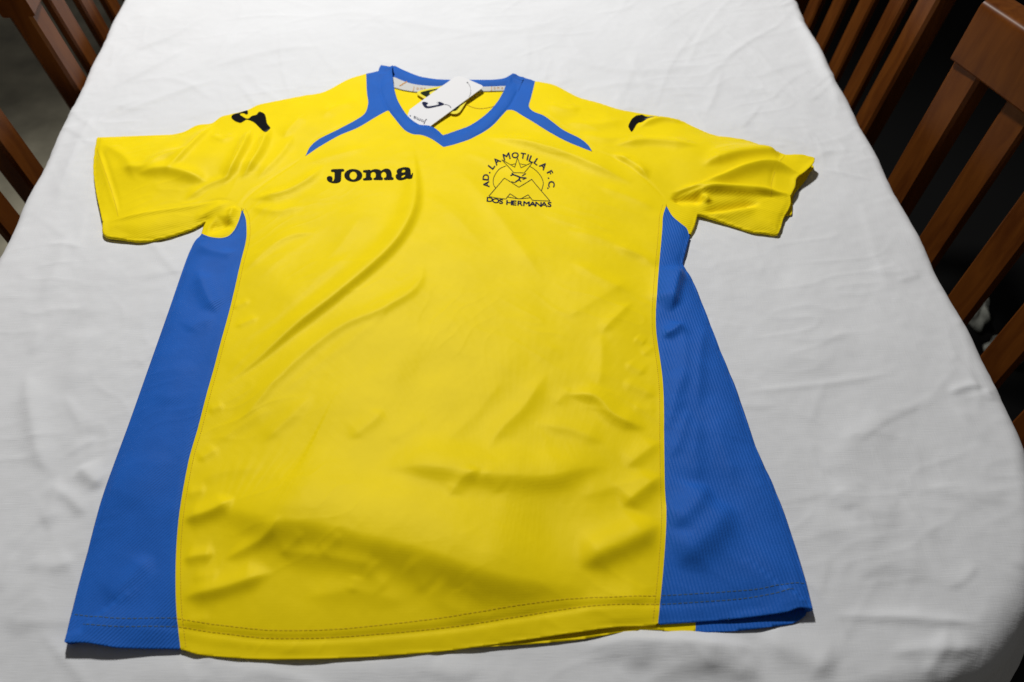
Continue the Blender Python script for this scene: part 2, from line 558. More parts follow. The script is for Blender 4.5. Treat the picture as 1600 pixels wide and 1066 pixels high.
# nearest outline distance + edge height, on a coarser grid, then refined exactly near the edge
def outline_fields(X, Y):
    best = np.full(X.shape, 1e9); ez = np.zeros(X.shape)
    n = len(OUT)
    for i in range(n):
        a, b_ = OUT[i], OUT[(i + 1) % n]
        dx, dy = b_[0] - a[0], b_[1] - a[1]
        L2 = dx*dx + dy*dy
        if L2 < 1e-14: continue
        t = np.clip(((X - a[0]) * dx + (Y - a[1]) * dy) / L2, 0, 1)
        d = (X - a[0] - t*dx)**2 + (Y - a[1] - t*dy)**2
        m_ = d < best
        best[m_] = d[m_]
        ez[m_] = (a[2] + t * (b_[2] - a[2]))[m_]
    return np.sqrt(best), ez
cs = 3
CX, CY = GX[::cs, ::cs], GY[::cs, ::cs]
cd, cz = outline_fields(CX, CY)
def bil(A, X, Y, x0, y0, h):
    fx = np.clip((X - x0) / h, 0, A.shape[1] - 1.001); fy = np.clip((Y - y0) / h, 0, A.shape[0] - 1.001)
    i, j = fx.astype(int), fy.astype(int)
    u, v = fx - i, fy - j
    return A[j, i]*(1-u)*(1-v) + A[j, i+1]*u*(1-v) + A[j+1, i]*(1-u)*v + A[j+1, i+1]*u*v
D_out = bil(cd, GX, GY, gx0, gy0, H0 * cs)
E_out = bil(cz, GX, GY, gx0, gy0, H0 * cs)

def bump(px, py, amp, sx, sy):
    c = at_level([(px, py)], 8)[0]
    return amp * 1e-3 * np.exp(-((GX - c[0]) / (sx*1e-3))**2 / 2 - ((GY - c[1]) / (sy*1e-3))**2 / 2)

THICK = np.full(GX.shape, 0.0085)
THICK += bump(230, 270, 7, 45, 32) + bump(330, 240, 6, 55, 40) + bump(1170, 262, 7, 60, 32) + bump(1060, 235, 5, 55, 38)
THICK += bump(480, 190, 4, 45, 45) + bump(900, 195, 4, 45, 45)
THICK += bump(560, 800, 3, 120, 60) + bump(560, 480, 3, 60, 120)
_hemk = smoothstep((0.36 - GY) / 0.06) * smoothstep((0.36 - np.abs(GX)) / 0.04)
FADE = 1 - np.exp(-D_out / (0.010 + 0.016 * _hemk))
HB = E_out + (THICK - E_out) * FADE

SHIRT_FOLDS = [
 # chest and belly diagonals
 ([(340,610),(400,566),(460,515),(520,470),(581,420),(624,374),(646,327),(649,275),(643,225)], 4.0, 10.5, 4.4),
 ([(337,677),(385,650),(436,593),(490,545),(538,512),(598,487),(652,450),(664,397)], 2.7, 9, 4.6),
 ([(406,698),(454,656),(490,617)], 1.6, 8, 4.5),
 ([(544,692),(580,665),(604,641)], 1.5, 8, 5), ([(604,698),(670,650)], 1.0, 8, 5),
 ([(390,313),(441,304),(480,284),(508,259)], 3.0, 6, 5), ([(390,324),(435,332),(480,321)], 2.2, 6, 5),
 ([(376,430),(421,391),(457,369),(503,366)], 2.0, 8, 4), ([(508,411),(533,386),(570,335)], 1.0, 6, 5),
 ([(366,512),(406,497)], 1.8, 4, 3), ([(362,482),(392,470)], 1.4, 4, 3), ([(325,644),(352,635)], 1.8, 4, 3.5), ([(308,722),(343,701)], 2.0, 5, 3.5), ([(290,775),(325,768)], 1.8, 5, 4),
 ([(286,815),(334,803),(372,783)], 3.4, 7, 5), ([(286,874),(338,868)], 2.6, 5, 4), ([(282,934),(352,920),(430,896)], 3.2, 8, 5), ([(300,905),(345,898)], 1.4, 5, 4), ([(283,972),(330,966)],1.4,4,4),
 # the long slope above the hem
 ([(300,800),(364,797),(430,818),(505,828),(580,846),(625,856),(680,872),(710,882),(770,900),(836,910),(940,915)], 9.0, 42, 15),
 ([(349,877),(418,846),(446,818)], 2.4, 5, 4), ([(438,872),(482,843)], 1.8, 5, 4), ([(500,875),(540,846)], 1.8, 5, 4),
 ([(430,866),(514,876),(580,889),(604,886)], 2.2, 5, 7), ([(570,890),(608,926)], 1.8, 5, 5), ([(640,880),(668,930)], 1.6, 6, 5), ([(700,900),(690,940),(760,965)],1.2,8,6),
 ([(470,935),(560,925),(640,945)], 1.4, 9, 6), ([(560,902),(548,930)],1.2,4,4),
 # right half
 ([(758,710),(782,674),(815,641),(842,602),(856,582)], 2.4, 8, 6), ([(880,617),(929,623),(962,653),(1015,673)], 3.2, 8, 5), ([(835,662),(896,674),(945,694)], 1.8, 8, 5),
 ([(866,634),(892,606)], 1.4, 5, 4), ([(938,524),(950,509),(988,472)], 1.6, 5, 4), ([(935,610),(940,560),(938,520)],1.2,6,5),
 ([(990,528),(1010,537)], 1.5, 4, 3), ([(1004,556),(1022,540)], 1.5, 4, 3), ([(976,567),(1010,585)], 1.7, 5, 3.5), ([(970,597),(1026,621)], 2.0, 6, 4), ([(985,640),(1028,640)], 1.0, 5, 4),
 ([(976,733),(1004,710),(1032,690)], 2.4, 7, 5),
 ([(590,738),(650,733),(710,739),(749,745),(818,748),(866,745),(908,733),(955,726)], 4.2, 20, 9), ([(700,786),(722,758),(752,742)], 1.8, 5, 5), ([(752,742),(790,775)],1.2,6,5),
 ([(900,887),(950,860),(995,839),(1032,815)], 5.0, 12, 8), ([(970,794),(1004,767),(1034,743)], 3.4, 9, 6),
 ([(900,950),(960,940),(1020,930)], 1.6, 8, 5),
 ([(719,267),(773,332),(815,391),(849,439)], 1.5, 8, 7), ([(891,408),(933,434),(992,460)], 1.6, 7, 5), ([(877,358),(933,372),(1020,408)], 1.8, 8, 6),
 ([(955,385),(1000,400),(1026,420)], 1.2, 6, 4), ([(820,470),(840,520),(850,580)], 1.0, 12, 10), ([(690,480),(660,560),(640,620)], -1.0, 14, 14),
 ([(750,214),(815,224),(877,241),(928,262),(995,292)], 3.8, 9, 6), ([(720,236),(790,262),(860,290)], 1.0, 8, 6), ([(930,290),(990,312),(1030,330)], 1.4, 7, 5),
 ([(478,257),(525,245),(582,229)], 1.4, 7, 5), ([(450,345),(520,300),(600,300)],0.8,12,10),
 ([(430,490),(470,450),(560,400)], 1.0, 12, 9), ([(560,600),(640,560),(720,470)], 1.1, 14, 12), ([(700,640),(780,580),(840,500)], 0.9, 14, 12),
 ([(372,540),(430,500),(500,440),(560,390)], 0.9, 7, 4), ([(350,590),(400,545),(450,505)], 0.9, 6, 4), ([(420,630),(500,570),(570,520),(640,455)], 0.8, 8, 5), ([(330,700),(380,665),(430,640)], 1.0, 7, 4.5),
 ([(400,440),(450,400),(520,350)], 0.8, 8, 4), ([(690,700),(740,650),(790,590)], 0.9, 9, 6), ([(840,330),(900,350),(980,360)], 0.8, 8, 5), ([(660,300),(700,330),(760,390)], 0.8, 9, 6), ([(880,500),(930,470),(980,440)], 0.8, 8, 5), ([(900,780),(950,765),(1020,745)], 1.2, 8, 5), ([(300,760),(350,740),(420,735)], 1.0, 8, 5),
 # left sleeve
 ([(262,282),(297,241),(336,193)], 2.4, 7, 4), ([(348,294),(370,261),(387,227),(394,202)], 3.6, 7, 5), ([(378,285),(404,249),(418,218),(428,200)], 3.2, 7, 5),
 ([(190,268),(227,272),(258,255),(300,240)], 2.2, 8, 6), ([(215,280),(270,276),(330,290)], 3.4, 9, 7), ([(288,316),(325,294),(365,280)], 1.8, 6, 4),
 ([(160,225),(200,255),(215,290)], 2.0, 7, 6), ([(442,222),(460,200),(482,182)], 2.6, 6, 5), ([(400,285),(440,245),(462,212)], 2.0, 8, 5), ([(330,215),(352,225),(372,210)], 1.6, 6, 5),
 ([(500,190),(530,170),(560,158)], 2.0, 8, 7),
 ([(153,232),(168,277),(179,314),(185,340)], 1.2, 2.5, 2.5), ([(158,230),(172,277),(183,314),(190,338)], -1.3, 2.5, 2.5),
 ([(170,352),(215,365),(300,346)], -1.5, 6, 6), ([(163,347),(241,333),(303,322),(345,314)], 2.2, 4, 3), ([(300,345),(330,330),(360,317)], 2.5, 5, 4),
 # left underarm hollow
 ([(325,352),(342,352),(362,340)], -5.0, 7, 7), ([(350,352),(361,338),(366,322)], 4.0, 3.5, 3.5),
 # right sleeve
 ([(995,203),(1032,189),(1080,194)], 2.6, 6, 5), ([(955,232),(1013,226),(1095,238)], 2.4, 9, 6), ([(955,243),(990,260),(1015,284)], 2.2, 5, 4), ([(978,250),(1000,268)], -1.5, 3, 3),
 ([(1090,268),(1150,250),(1195,242),(1242,236)], 3.6, 11, 7), ([(1070,300),(1120,287),(1165,271.5),(1208,265.5),(1256,280)], 4.6, 3.2, 8.5), ([(1060,306),(1118,301),(1175,302),(1245,308)], 3.0, 3.5, 4.5), ([(1100,250),(1150,236),(1200,238)], 1.5, 7, 6),
 ([(1100,262),(1125,257)], 1.2, 4, 4), ([(1220,242),(1213,256)], -1.2, 2.2, 2.2), ([(1206,270),(1203,300)], -1.2, 2.2, 2.2),
 ([(1042,304),(1079,298),(1118,301),(1175,305),(1232,307)], 2.5, 5, 4), ([(1046,313),(1075,311),(1104,313)], -6, 5, 5), ([(1092,312),(1102,312),(1106,320)], 3.0, 3.5, 3.5),
 ([(1095,329),(1140,324),(1190,318)], -5.0, 5, 5), ([(1100,334),(1145,331),(1185,325)], 3.0, 4, 6),
 ([(850,165),(880,175),(910,172)], 2.4, 8, 6), ([(880,195),(930,200),(980,190)], 2.4, 9, 7), ([(905,212),(950,222),(990,215)], 1.4, 6, 5),
 # right blue side
 ([(1045,490),(1056,443),(1066,412)], 5.5, 11, 4.5), ([(1034,527),(1054,517),(1066,505)], 3.2, 6, 4), ([(1090,645),(1092,563),(1101,505)], 2.6, 9, 5), ([(1066,620),(1069,550),(1066,490)], 2.0, 6, 5),
 ([(1041,678),(1056,619),(1066,570)], 2.0, 7, 5), ([(1052,885),(1101,837),(1146,786)], 4.5, 14, 10), ([(1043,830),(1084,789),(1105,755)], 3.4, 10, 7), ([(1090,760),(1085,700),(1092,650)], 2.0, 9, 6), ([(1150,760),(1130,700),(1118,640)], 1.5, 9, 8),
 ([(1045,720),(1060,690),(1075,640)], 2.0, 7, 5), ([(1110,930),(1180,900),(1235,880)], 1.6, 14, 10),
 # left blue side
 ([(309,420),(323,460),(340,491)], 3.0, 8, 6), ([(306,376),(323,390),(356,397),(374,388)], 2.4, 6, 5), ([(165,946),(198,909),(240,866)], 2.6, 9, 8), ([(250,640),(275,600),(290,560)], 1.2, 12, 10), ([(190,800),(220,760),(245,700)], 1.2, 14, 12),
 ([(290,520),(310,505),(338,500)], 1.5, 8, 6), ([(120,985),(190,975),(270,985)], 1.2, 8, 5),
 # hem seam
 ([(104,975),(180,976),(277,979),(340,988),(430,997),(540,994),(680,982),(800,965),(890,950),(960,944),(1032,943),(1150,935),(1262,913)], -1.0, 2.2, 2.2),
]
_dash = lambda f: len(f[0]) == 2 and abs(f[1]) <= 2.0
SHIRT_FOLDS = [(f[0], f[1] * 0.6, f[2], f[3]) if _dash(f) else f for f in SHIRT_FOLDS]
_blue = lambda f: all(p[0] > 1030 and p[1] > 400 for p in f[0])
SHIRT_FOLDS = [(f[0], f[1] * 1.1, f[2], f[3]) if _blue(f) else f for f in SHIRT_FOLDS]
_slv = lambda f: all(p[1] < 330 and (p[0] < 470 or p[0] > 950) for p in f[0]) and f[2] > 3 and f[1] > 0
SHIRT_FOLDS = [(f[0], f[1] * 1.4, f[2] * 0.9, f[3] * 0.85) if _slv(f) else f for f in SHIRT_FOLDS]
BIG = [f for f in SHIRT_FOLDS if abs(f[1]) >= 3.0]
SMALL = [f for f in SHIRT_FOLDS if abs(f[1]) < 3.0]
FOLD = 1.36 * fold_field(GX, GY, BIG, H0) + 0.95 * fold_field(GX, GY, SMALL, H0)
# seams sink a little into the cloth
SEAMS = [(S_colL, -1.0, 1.3, 1.3), (S_colR, -1.0, 1.3, 1.3), (S_strUpL, -0.5, 1.3, 1.3), (S_strLoL, -0.5, 1.3, 1.3), (S_strUpR, -0.5, 1.3, 1.3), (S_strLoR, -0.5, 1.3, 1.3),
         (S_raglanL, -0.6, 1.4, 1.4), (S_raglanR, -0.6, 1.4, 1.4), (S_L, -0.7, 1.5, 1.5), (S_R, -0.7, 1.5, 1.5), (S_underL, -0.7, 1.4, 1.4), (S_underR, -0.7, 1.4, 1.4), (S_blueTopL, -0.7, 1.4, 1.4), (S_blueTopR, -0.7, 1.4, 1.4)]
SEAMS += [([(603,107),(602,125),(607,148),(616,170),(628,186),(642,197),(657,203),(672,206),(691,220)], 1.3, 5, 5),
          ([(694,220),(712,215),(736,206),(763,189),(781,170),(793,154),(801,137),(807,124)], 1.3, 5, 5)]
FOLD += fold_field(GX, GY, SEAMS, H0)
# creases of the light knit: thin ridged noise running along the big folds
_w = 0.012 * waves(GX, GY, 20, 0.08, 0.25, 44)
def ridged(seed, lmin, lmax, direc):
    n_ = waves(GX + _w, GY - _w, 24, lmin, lmax, seed, 0.30, direc)
    return np.exp(-np.abs(n_) * 3.2)
_left = smoothstep((0.06 - GX) / 0.16)
FOLD += 0.00030 * (_left * ridged(51, 0.022, 0.07, R(128)) + (1 - _left) * ridged(52, 0.022, 0.07, R(62))) * smoothstep(0.25 + 1.1 * waves(GX, GY, 14, 0.10, 0.3, 55)) 
NZ = 0.0008 * waves(GX, GY, 40, 0.05, 0.16, 5) + 0.00006 * waves(GX, GY, 60, 0.008, 0.03, 6)
FFADE = smoothstep(D_out / 0.007)
HF = HB + (FOLD + NZ) * FFADE
HF = np.maximum(HF, 0.0026)

_INS = inside(GX, GY, [OUT])
def HZ(x, y):
    return bil(HF, np.asarray(x), np.asarray(y), gx0, gy0, H0)
def HBZ(x, y):
    return bil(HB, np.asarray(x), np.asarray(y), gx0, gy0, H0)

def on_shirt(pts):
    """photograph points -> plan points on the smooth shirt surface (ray meets the height field)"""
    z = np.full(len(pts), 8.0)
    for _ in range(6):
        q = at([(p[0], p[1], zz) for p, zz in zip(pts, z)])
        z = HBZ(q[:, 0], q[:, 1]) * 1000
    return q[:, :2]

def seam(pts, e0=None, e1=None):
    """a seam drawn on the surface; ends pinned to outline points where given"""
    q = on_shirt(pts)
    if e0 is not None: q[0] = e0[:2]
    if e1 is not None: q[-1] = e1[:2]
    return dens(q, 0.0025)

def near_out(key, px):
    """the outline vertex of a piece nearest to a photograph point"""
    w_ = W[key]
    z = w_[:, 2]
    src = at([(px[0], px[1], 1000 * zz) for zz in z])
    i = np.argmin(np.hypot(src[:, 0] - w_[:, 0], src[:, 1] - w_[:, 1]))
    return i
def cut(key, i0, i1):
    w_ = W[key][:, :2]
    return w_[i0:i1 + 1] if i0 <= i1 else w_[i1:i0 + 1][::-1]

iHemL, iHemR = near_out('hem', (282, 1014)), near_out('hem', (1028, 975))
iCuff = near_out('cuffR', (1235, 306.5))
iShL, iShR = near_out('shL', (594, 110)), near_out('shR', (820, 121))
iUndR = near_out('undR', (1077, 369))
armL = on_shirt([(378, 327)])[0]
armR = on_shirt([(1041, 321)])[0]
tipL = on_shirt([(477, 243.6)])[0]
tipR = on_shirt([(925.6, 238)])[0]
apex = on_shirt([(693, 229.7)])[0]
sL = seam(S_L, armL, W['hem'][iHemL]); sR = seam(S_R, armR, W['hem'][iHemR])
bTL = seam(S_blueTopL, armL, W['sideL'][-1]); bTR = seam(S_blueTopR, armR, W['undR'][iUndR])
uL = seam(S_underL, W['cuffL'][0], armL); uR = seam(S_underR, W['cuffR'][iCuff], armR)
rL = seam(S_raglanL, tipL, armL); rR = seam(S_raglanR, tipR, armR)
suL = seam(S_strUpL, W['topL'][-1], tipL); suR = seam(S_strUpR, W['topR'][0], tipR)
cL = seam(S_colL, W['shL'][iShL], apex); cR = seam(S_colR, apex, W['shR'][iShR])
def nearest_i(curve, p):
    return int(np.argmin(np.hypot(curve[:, 0] - p[0], curve[:, 1] - p[1])))
jl = nearest_i(cL, on_shirt([(606, 171)])[0]); jr = nearest_i(cR, on_shirt([(792, 172)])[0])
slL = seam(S_strLoL, tipL, cL[jl]); slR = seam(S_strLoR, tipR, cR[jr])
w2 = {k: v[:, :2] for k, v in W.items()}
def join(*cs_):
    return np.concatenate([c[:-1] for c in cs_])
PAN = {
 'front': join(sL, cut('hem', iHemL, iHemR), sR[::-1], rR[::-1], slR, cR[:jr+1][::-1], cL[jl:][::-1], slL[::-1], rL),
 'sideL': join(bTL, w2['sideL'][::-1], cut('hem', len(W['hem'])-1, iHemL), sL[::-1]),
 'sideR': join(bTR, cut('undR', iUndR, len(W['undR'])-1), w2['sideR'], cut('hem', 0, iHemR), sR[::-1]),
 'sleeveL': join(w2['topL'], suL, rL, uL[::-1], w2['cuffL']),
 'sleeveR': join(w2['topR'], cut('cuffR', 0, iCuff), uR, rR[::-1], suR[::-1]),
 'underL': join(uL, bTL, w2['undL']),
 'underR': join(uR[::-1], cut('cuffR', iCuff, len(W['cuffR'])-1), cut('undR', 0, iUndR), bTR[::-1]),
 'stripeL': join(suL, slL, cL[:jl+1][::-1], cut('shL', iShL, 0)),
 'stripeR': join(suR, slR, cR[jr:], cut('shR', iShR, len(W['shR'])-1)),
 'collar': join(cut('shL', iShL, len(W['shL'])-1), w2['neckL'], w2['neckR'], cut('shR', 0, iShR), cR[::-1], cL[::-1]),
}

def out_arr_dist(P):
    best = np.full(len(P), 1e9); nz = np.zeros((len(P), 2)); which = np.zeros(len(P), int)
    n = len(OUT)
    for i in range(n):
        a, b_ = OUT[i, :2], OUT[(i + 1) % n, :2]
        dx, dy = b_ - a
        L2 = dx*dx + dy*dy
        if L2 < 1e-14: continue
        t = np.clip(((P[:, 0]-a[0])*dx + (P[:, 1]-a[1])*dy) / L2, 0, 1)
        d = np.hypot(P[:, 0]-a[0]-t*dx, P[:, 1]-a[1]-t*dy)
        m_ = d < best
        best[m_] = d[m_]
        L = math.sqrt(L2)
        nz[m_] = (dy / L, -dx / L)
        which[m_] = i
    return best, nz, which
# which outline segments are open edges (hem, cuffs, neck)
seg_open = np.concatenate([np.full(len(W[k]) - 1, k in ('hem', 'cuffL', 'cuffR', 'neckL', 'neckR')) for k in order])
_area = np.sum(OUT[:, 0]*np.roll(OUT[:, 1], -1) - np.roll(OUT[:, 0], -1)*OUT[:, 1])
OSIGN = 1.0 if _area > 0 else -1.0     # so that normals point out of the shirt

SH = empty('football_shirt', (0.0, 0.62, TABLE))
tag(SH, 'yellow and blue short-sleeved football shirt laid flat on the white cloth', 'shirt')

def shirt_part(name, poly, mt, lift=0.0):
    V2, F = march([poly], H0, gx0, gy0)
    z = HZ(V2[:, 0], V2[:, 1]) + lift
    V = np.column_stack([V2, z + TABLE])
    F = list(F)
    # free edges: turn the cloth under
    cnt = {}
    for f in F:
        for a in range(len(f)):
            e = (f[a], f[(a + 1) % len(f)])
            cnt[(min(e), max(e))] = None if (min(e), max(e)) in cnt else e
    be = [e for e in cnt.values() if e is not None]
    if be:
        bv = sorted({i for e in be for i in e})
        P = V2[bv]
        d, nn, wh = out_arr_dist(P)
        nn = nn * OSIGN
        info = {i: (dd, n_, seg_open[w_]) for i, dd, n_, w_ in zip(bv, d, nn, wh)}
        VV = V.tolist()
        made = {}
        def chain(i):
            if i in made: return made[i]
            _, n_, op = info[i]
            x, y, zz = VV[i]
            zt = zz - TABLE
            ids = [i]
            if op:
                prof = [(0.0006, -0.0005), (0.0004, -0.0012), (-0.0006, -0.0016), (-0.018, -0.0018)]
            else:
                prof = [(0.0012, -0.28 * zt), (0.0010, -0.62 * zt), (-0.0010, -0.92 * zt), (-0.006, -0.93 * zt)]
            for o_, dz in prof:
                VV.append([x + n_[0] * o_, y + n_[1] * o_, max(TABLE + 0.0004, zz + dz)])
                ids.append(len(VV) - 1)
            made[i] = ids
            return ids
        for a, b_ in be:
            if info[a][0] < 2e-4 and info[b_][0] < 2e-4:
                ca, cb = chain(a), chain(b_)
                for k in range(4):
                    F.append((cb[k], ca[k], ca[k+1], cb[k+1]))
        V = np.array(VV)
    return mesh_obj(name, V, F, mt, SH)

shirt_part('front_panel', PAN['front'], M['yellow'])
o = shirt_part('side_panel', PAN['sideL'], M['blue_twill'])
o = shirt_part('side_panel', PAN['sideR'], M['blue_rib'])
shirt_part('sleeve', PAN['sleeveL'], M['yellow'])
shirt_part('sleeve', PAN['sleeveR'], M['yellow'])
shirt_part('underarm_panel', PAN['underL'], M['yellow_rib'])
shirt_part('underarm_panel', PAN['underR'], M['yellow_rib'])
shirt_part('shoulder_stripe', PAN['stripeL'], M['blue'])
shirt_part('shoulder_stripe', PAN['stripeR'], M['blue'])
shirt_part('collar', PAN['collar'], M['blue'])

# ---- back layer of the shirt
def flat_part(name, polys, h, mt, zfun, parent, under=0.0006):
    """a thin sheet: marched outline, height from zfun, with a turned-down rim"""
    V2, F = march(polys, h)
    z = zfun(V2[:, 0], V2[:, 1])
    n0 = len(V2)
    V = np.column_stack([V2, z + TABLE])
    F = list(F)
    cnt = {}
    for f in F:
        for a in range(len(f)):
            e = (f[a], f[(a + 1) % len(f)])
            k = (min(e), max(e))
            cnt[k] = None if k in cnt else e
    be = [e for e in cnt.values() if e is not None]
    VV = V.tolist(); mp = {}
    for a, b_ in be:
        for i in (a, b_):
            if i not in mp:
                mp[i] = len(VV); x, y, zz = VV[i]
                VV.append([x, y, zz - under])
        F.append((b_, a, mp[a], mp[b_]))
    return mesh_obj(name, VV, F, mt, parent)

Z1 = 1.8
backhem_y = [(720,1013,Z1),(800,1009,Z1),(900,1000,Z1),(960,990.5,Z1),(1000,985,Z1),(1029,985,Z1),(1069,990,Z1),(1087,990,Z1)]
backhem_b = [(1087,990,Z1),(1158,985,Z1),(1239,974,Z1),(1264,958,Z1)]
hy, hb = dens(at(backhem_y)[:, :2]), dens(at(backhem_b)[:, :2])
bk_in = lambda k: np.array([p for p in w2[k]])
cenS = np.array([OUT[:, 0].mean(), OUT[:, 1].mean()])
hemL_part = cut('hem', len(W['hem']) - 1, near_out('hem', (720, 1013)))
def pull(c, f=0.012):
    return c + (cenS - c) / np.linalg.norm(cenS - c, axis=1)[:, None] * f
splitTop = at([(1085, 700, Z1)])[:, :2]
backPoly = join(pull(w2['sideL'][::-1], 0.006), pull(hemL_part, 0.006), hy, np.array([hy[-1], splitTop[0], at([(1060, 450, Z1)])[0, :2]]),
                dens(at([(1060,380,Z1),(1040,330,Z1),(1090,322,Z1),(1218,345,Z1),(1230,337,Z1),(1237,336,Z1),(1238,327,Z1),(1240,306,Z1),(1249,294,Z1),(1259,282,Z1),(1266,269,Z1),(1272,262,Z1),(1266,256,Z1),(1220,255,Z1),(1040,205,Z1),(860,150,Z1)])[:, :2]),
                dens(at([(830,140,Z1),(792,139,Z1),(740,141,Z1),(655,142,Z1),(614,135,Z1),(560,135,Z1)])[:, :2]),
                dens(at([(540,140,Z1),(380,195,Z1),(200,232,Z1),(165,250,Z1),(166,330,Z1),(300,335,Z1),(330,345,Z1)])[:, :2]))
def zback(x, y):
    return 0.0016 + 0.0009 * (0.5 + 0.5 * np.clip(waves(x, y, 14, 0.03, 0.1, 21), -1.2, 1.2)) 
def zflat(mm):
    return lambda x, y: np.full(np.shape(x), mm * 1e-3)
flat_part('back_panel', [backPoly], 0.003, M['yellow'], zback, SH)
backBlue = join(np.array([splitTop[0], hb[0]]), hb, pull(w2['sideR'][::-1], 0.004), np.array([w2['sideR'][0], splitTop[0]]))
o = flat_part('side_panel', [backBlue], 0.003, M['blue_rib'], zback, SH)
o['label'] = 'blue back half of the side panel showing below the lifted hem'

# ---- neck: back collar, tape, half-moon seam
bc_up = [(617,103,7),(631,110,7),(655,119.5,7),(681,124,7),(702,125,7),(736,125,7),(769,125,7),(788,121.5,8),(799,114.5,9)]
bc_lo = [(793,134,5),(770,135,5),(756,135.3,5),(710,135.5,5),(663,133.6,5),(639,129.5,5),(616,119.5,6)]
tp_lo = [(616,137,3.2),(630.6,141,3.2),(653,144,3.2),(700,145,3.2),(752,143,3.2),(788,142,3.2)]
up, lo, tl = at(bc_up), at(bc_lo), at(tp_lo)
upd, lod, tld = dens(up[:, :2]), dens(lo[:, :2]), dens(tl[:, :2])
yc = lambda x, c: np.interp(x, c[np.argsort(c[:, 0]), 0], c[np.argsort(c[:, 0]), 1])
def zcol(x, y):
    t = np.clip((y - yc(x, lo)) / np.maximum(1e-4, yc(x, up) - yc(x, lo)), 0, 1)
    return 0.0045 + 0.0030 * np.sin(t * math.pi * .62)
wide = lambda c, k: c
backcol = np.concatenate([upd, at([(806,121,8)])[:, :2], at([(800,136,5)])[:, :2], lod, at([(606,121,6)])[:, :2], at([(606,107,7)])[:, :2]])
flat_part('back_collar', [backcol], 0.0012, M['blue'], zcol, SH, 0.003)
def ztape(x, y):
    t = np.clip((y - yc(x, tl)) / np.maximum(1e-4, yc(x, lo) - yc(x, tl)), 0, 1)
    return 0.0034 + 0.0014 * t
tape = np.concatenate([lod[::-1], at([(800,136,5)])[:, :2], at([(796,142,3.2)])[:, :2], tld[::-1], at([(606,136,3.2)])[:, :2], at([(606,119,6)])[:, :2]])
TP = flat_part('neck_tape', [tape], 0.0012, M['tape'], ztape, SH, 0.002)

# ------------------------------------------------------------------ print helpers
def ribbon(pts2, width, zfun, lift):
    """thin strip following a plan polyline"""
    P = np.asarray(pts2)[:, :2]
    t = np.gradient(P, axis=0)
    n_ = np.column_stack([-t[:, 1], t[:, 0]])
    n_ /= np.maximum(1e-9, np.linalg.norm(n_, axis=1))[:, None]
    A, B = P + n_ * width / 2, P - n_ * width / 2
    V = np.concatenate([A, B])
    z = zfun(V[:, 0], V[:, 1]) + lift + TABLE
    k = len(P)
    F = [(i, k + i, k + i + 1, i + 1) for i in range(k - 1)]
    return np.column_stack([V, z]), F

class Acc:
    def __init__(s): s.V, s.F = [], []
    def add(s, V, F):
        b_ = len(s.V)
        s.V.extend(np.asarray(V).tolist())
        s.F.extend([tuple(int(i) + b_ for i in f) for f in F])

def stitch(curve, dash, gap, width, lift=0.0003, zfun=None):
    zfun = zfun or HZ
    acc = Acc()
    c = np.asarray(curve)[:, :2]
    s = np.concatenate([[0], np.cumsum(np.hypot(*np.diff(c, axis=0).T))])
    t = 0.0
    if zfun is HZ:
        ok_ = (bil(np.where(_INS, D_out, -D_out), c[:, 0], c[:, 1], gx0, gy0, H0) > 0.0008)
    else:
        ok_ = np.ones(len(c), bool)
    while t + dash < s[-1]:
        tt = np.linspace(t, t + dash, 3)
        p = np.column_stack([np.interp(tt, s, c[:, 0]), np.interp(tt, s, c[:, 1])])
        if ok_[np.searchsorted(s, t)] and ok_[min(len(s) - 1, np.searchsorted(s, t + dash))]:
            acc.add(*ribbon(p, width, zfun, lift))
        t += dash + gap
    return acc

def stitched(name, curves, mt, dash, gap, width, lift=0.0003, zfun=None, parent=None):
    a = Acc()
    for c in curves:
        q = stitch(c, dash, gap, width, lift, zfun)
        a.add(q.V, q.F)
    o = mesh_obj(name, a.V, a.F, mt, parent or SH, smooth=False)
    o['kind'] = 'stuff'
    return o

st1L = seam([(109,959),(140,963),(180,966),(277,966)]); st2L = seam([(104,972),(140,976),(180,979),(277,979)])
st1R = seam([(1034,931),(1100,927),(1180,921),(1240,912),(1258,912)]); st2R = seam([(1034,944),(1100,940),(1160,935),(1220,925),(1240,921),(1260,921)])
stitched('hem_stitching', [st1L, st2L, st1R, st2R], M['olive_thread'], 0.0030, 0.0013, 0.00055)
st1Y = seam([(278,967),(340,976),(430,985),(540,982),(680,967),(800,949),(890,936),(960,934),(1032,931)])
st2Y = seam([(279,979),(340,988),(430,997),(540,994),(680,982),(800,965),(890,950),(960,945),(1031,944)])
stitched('hem_stitching', [st1Y, st2Y], M['gold_thread'], 0.0026, 0.0012, 0.00055)
def offset_in(c, d):
    t = np.gradient(c, axis=0); n_ = np.column_stack([-t[:, 1], t[:, 0]]); n_ /= np.maximum(1e-9, np.linalg.norm(n_, axis=1))[:, None]
    return c + n_ * d
o1 = offset_in(sL, 0.004); o2 = offset_in(sR, -0.004)
stitched('seam_stitching', [o1, o2], M['gold_thread'], 0.0014, 0.0010, 0.0006)
stitched('seam_stitching', [offset_in(bTL, 0.002)], M['olive_thread'], 0.0016, 0.0012, 0.0006)
stitched('sleeve_stitching', [seam([(151,232),(167,277),(179,314),(184.5,338)]), seam([(1226,243),(1216,256)]), seam([(1210,270),(1205,290),(1204,309)])], M['gold_thread'], 0.0018, 0.0010, 0.0006)
hm = dens(at([(728,163,2.4),(739.5,168,2.4),(752.5,169.8,2.4),(769,167,2.4),(776,163,2.4)])[:, :2])
a = Acc(); a.add(*ribbon(hm, 0.0012, zback, 0.0006))
mesh_obj('neck_seam', a.V, a.F, M['gold_thread'], SH)

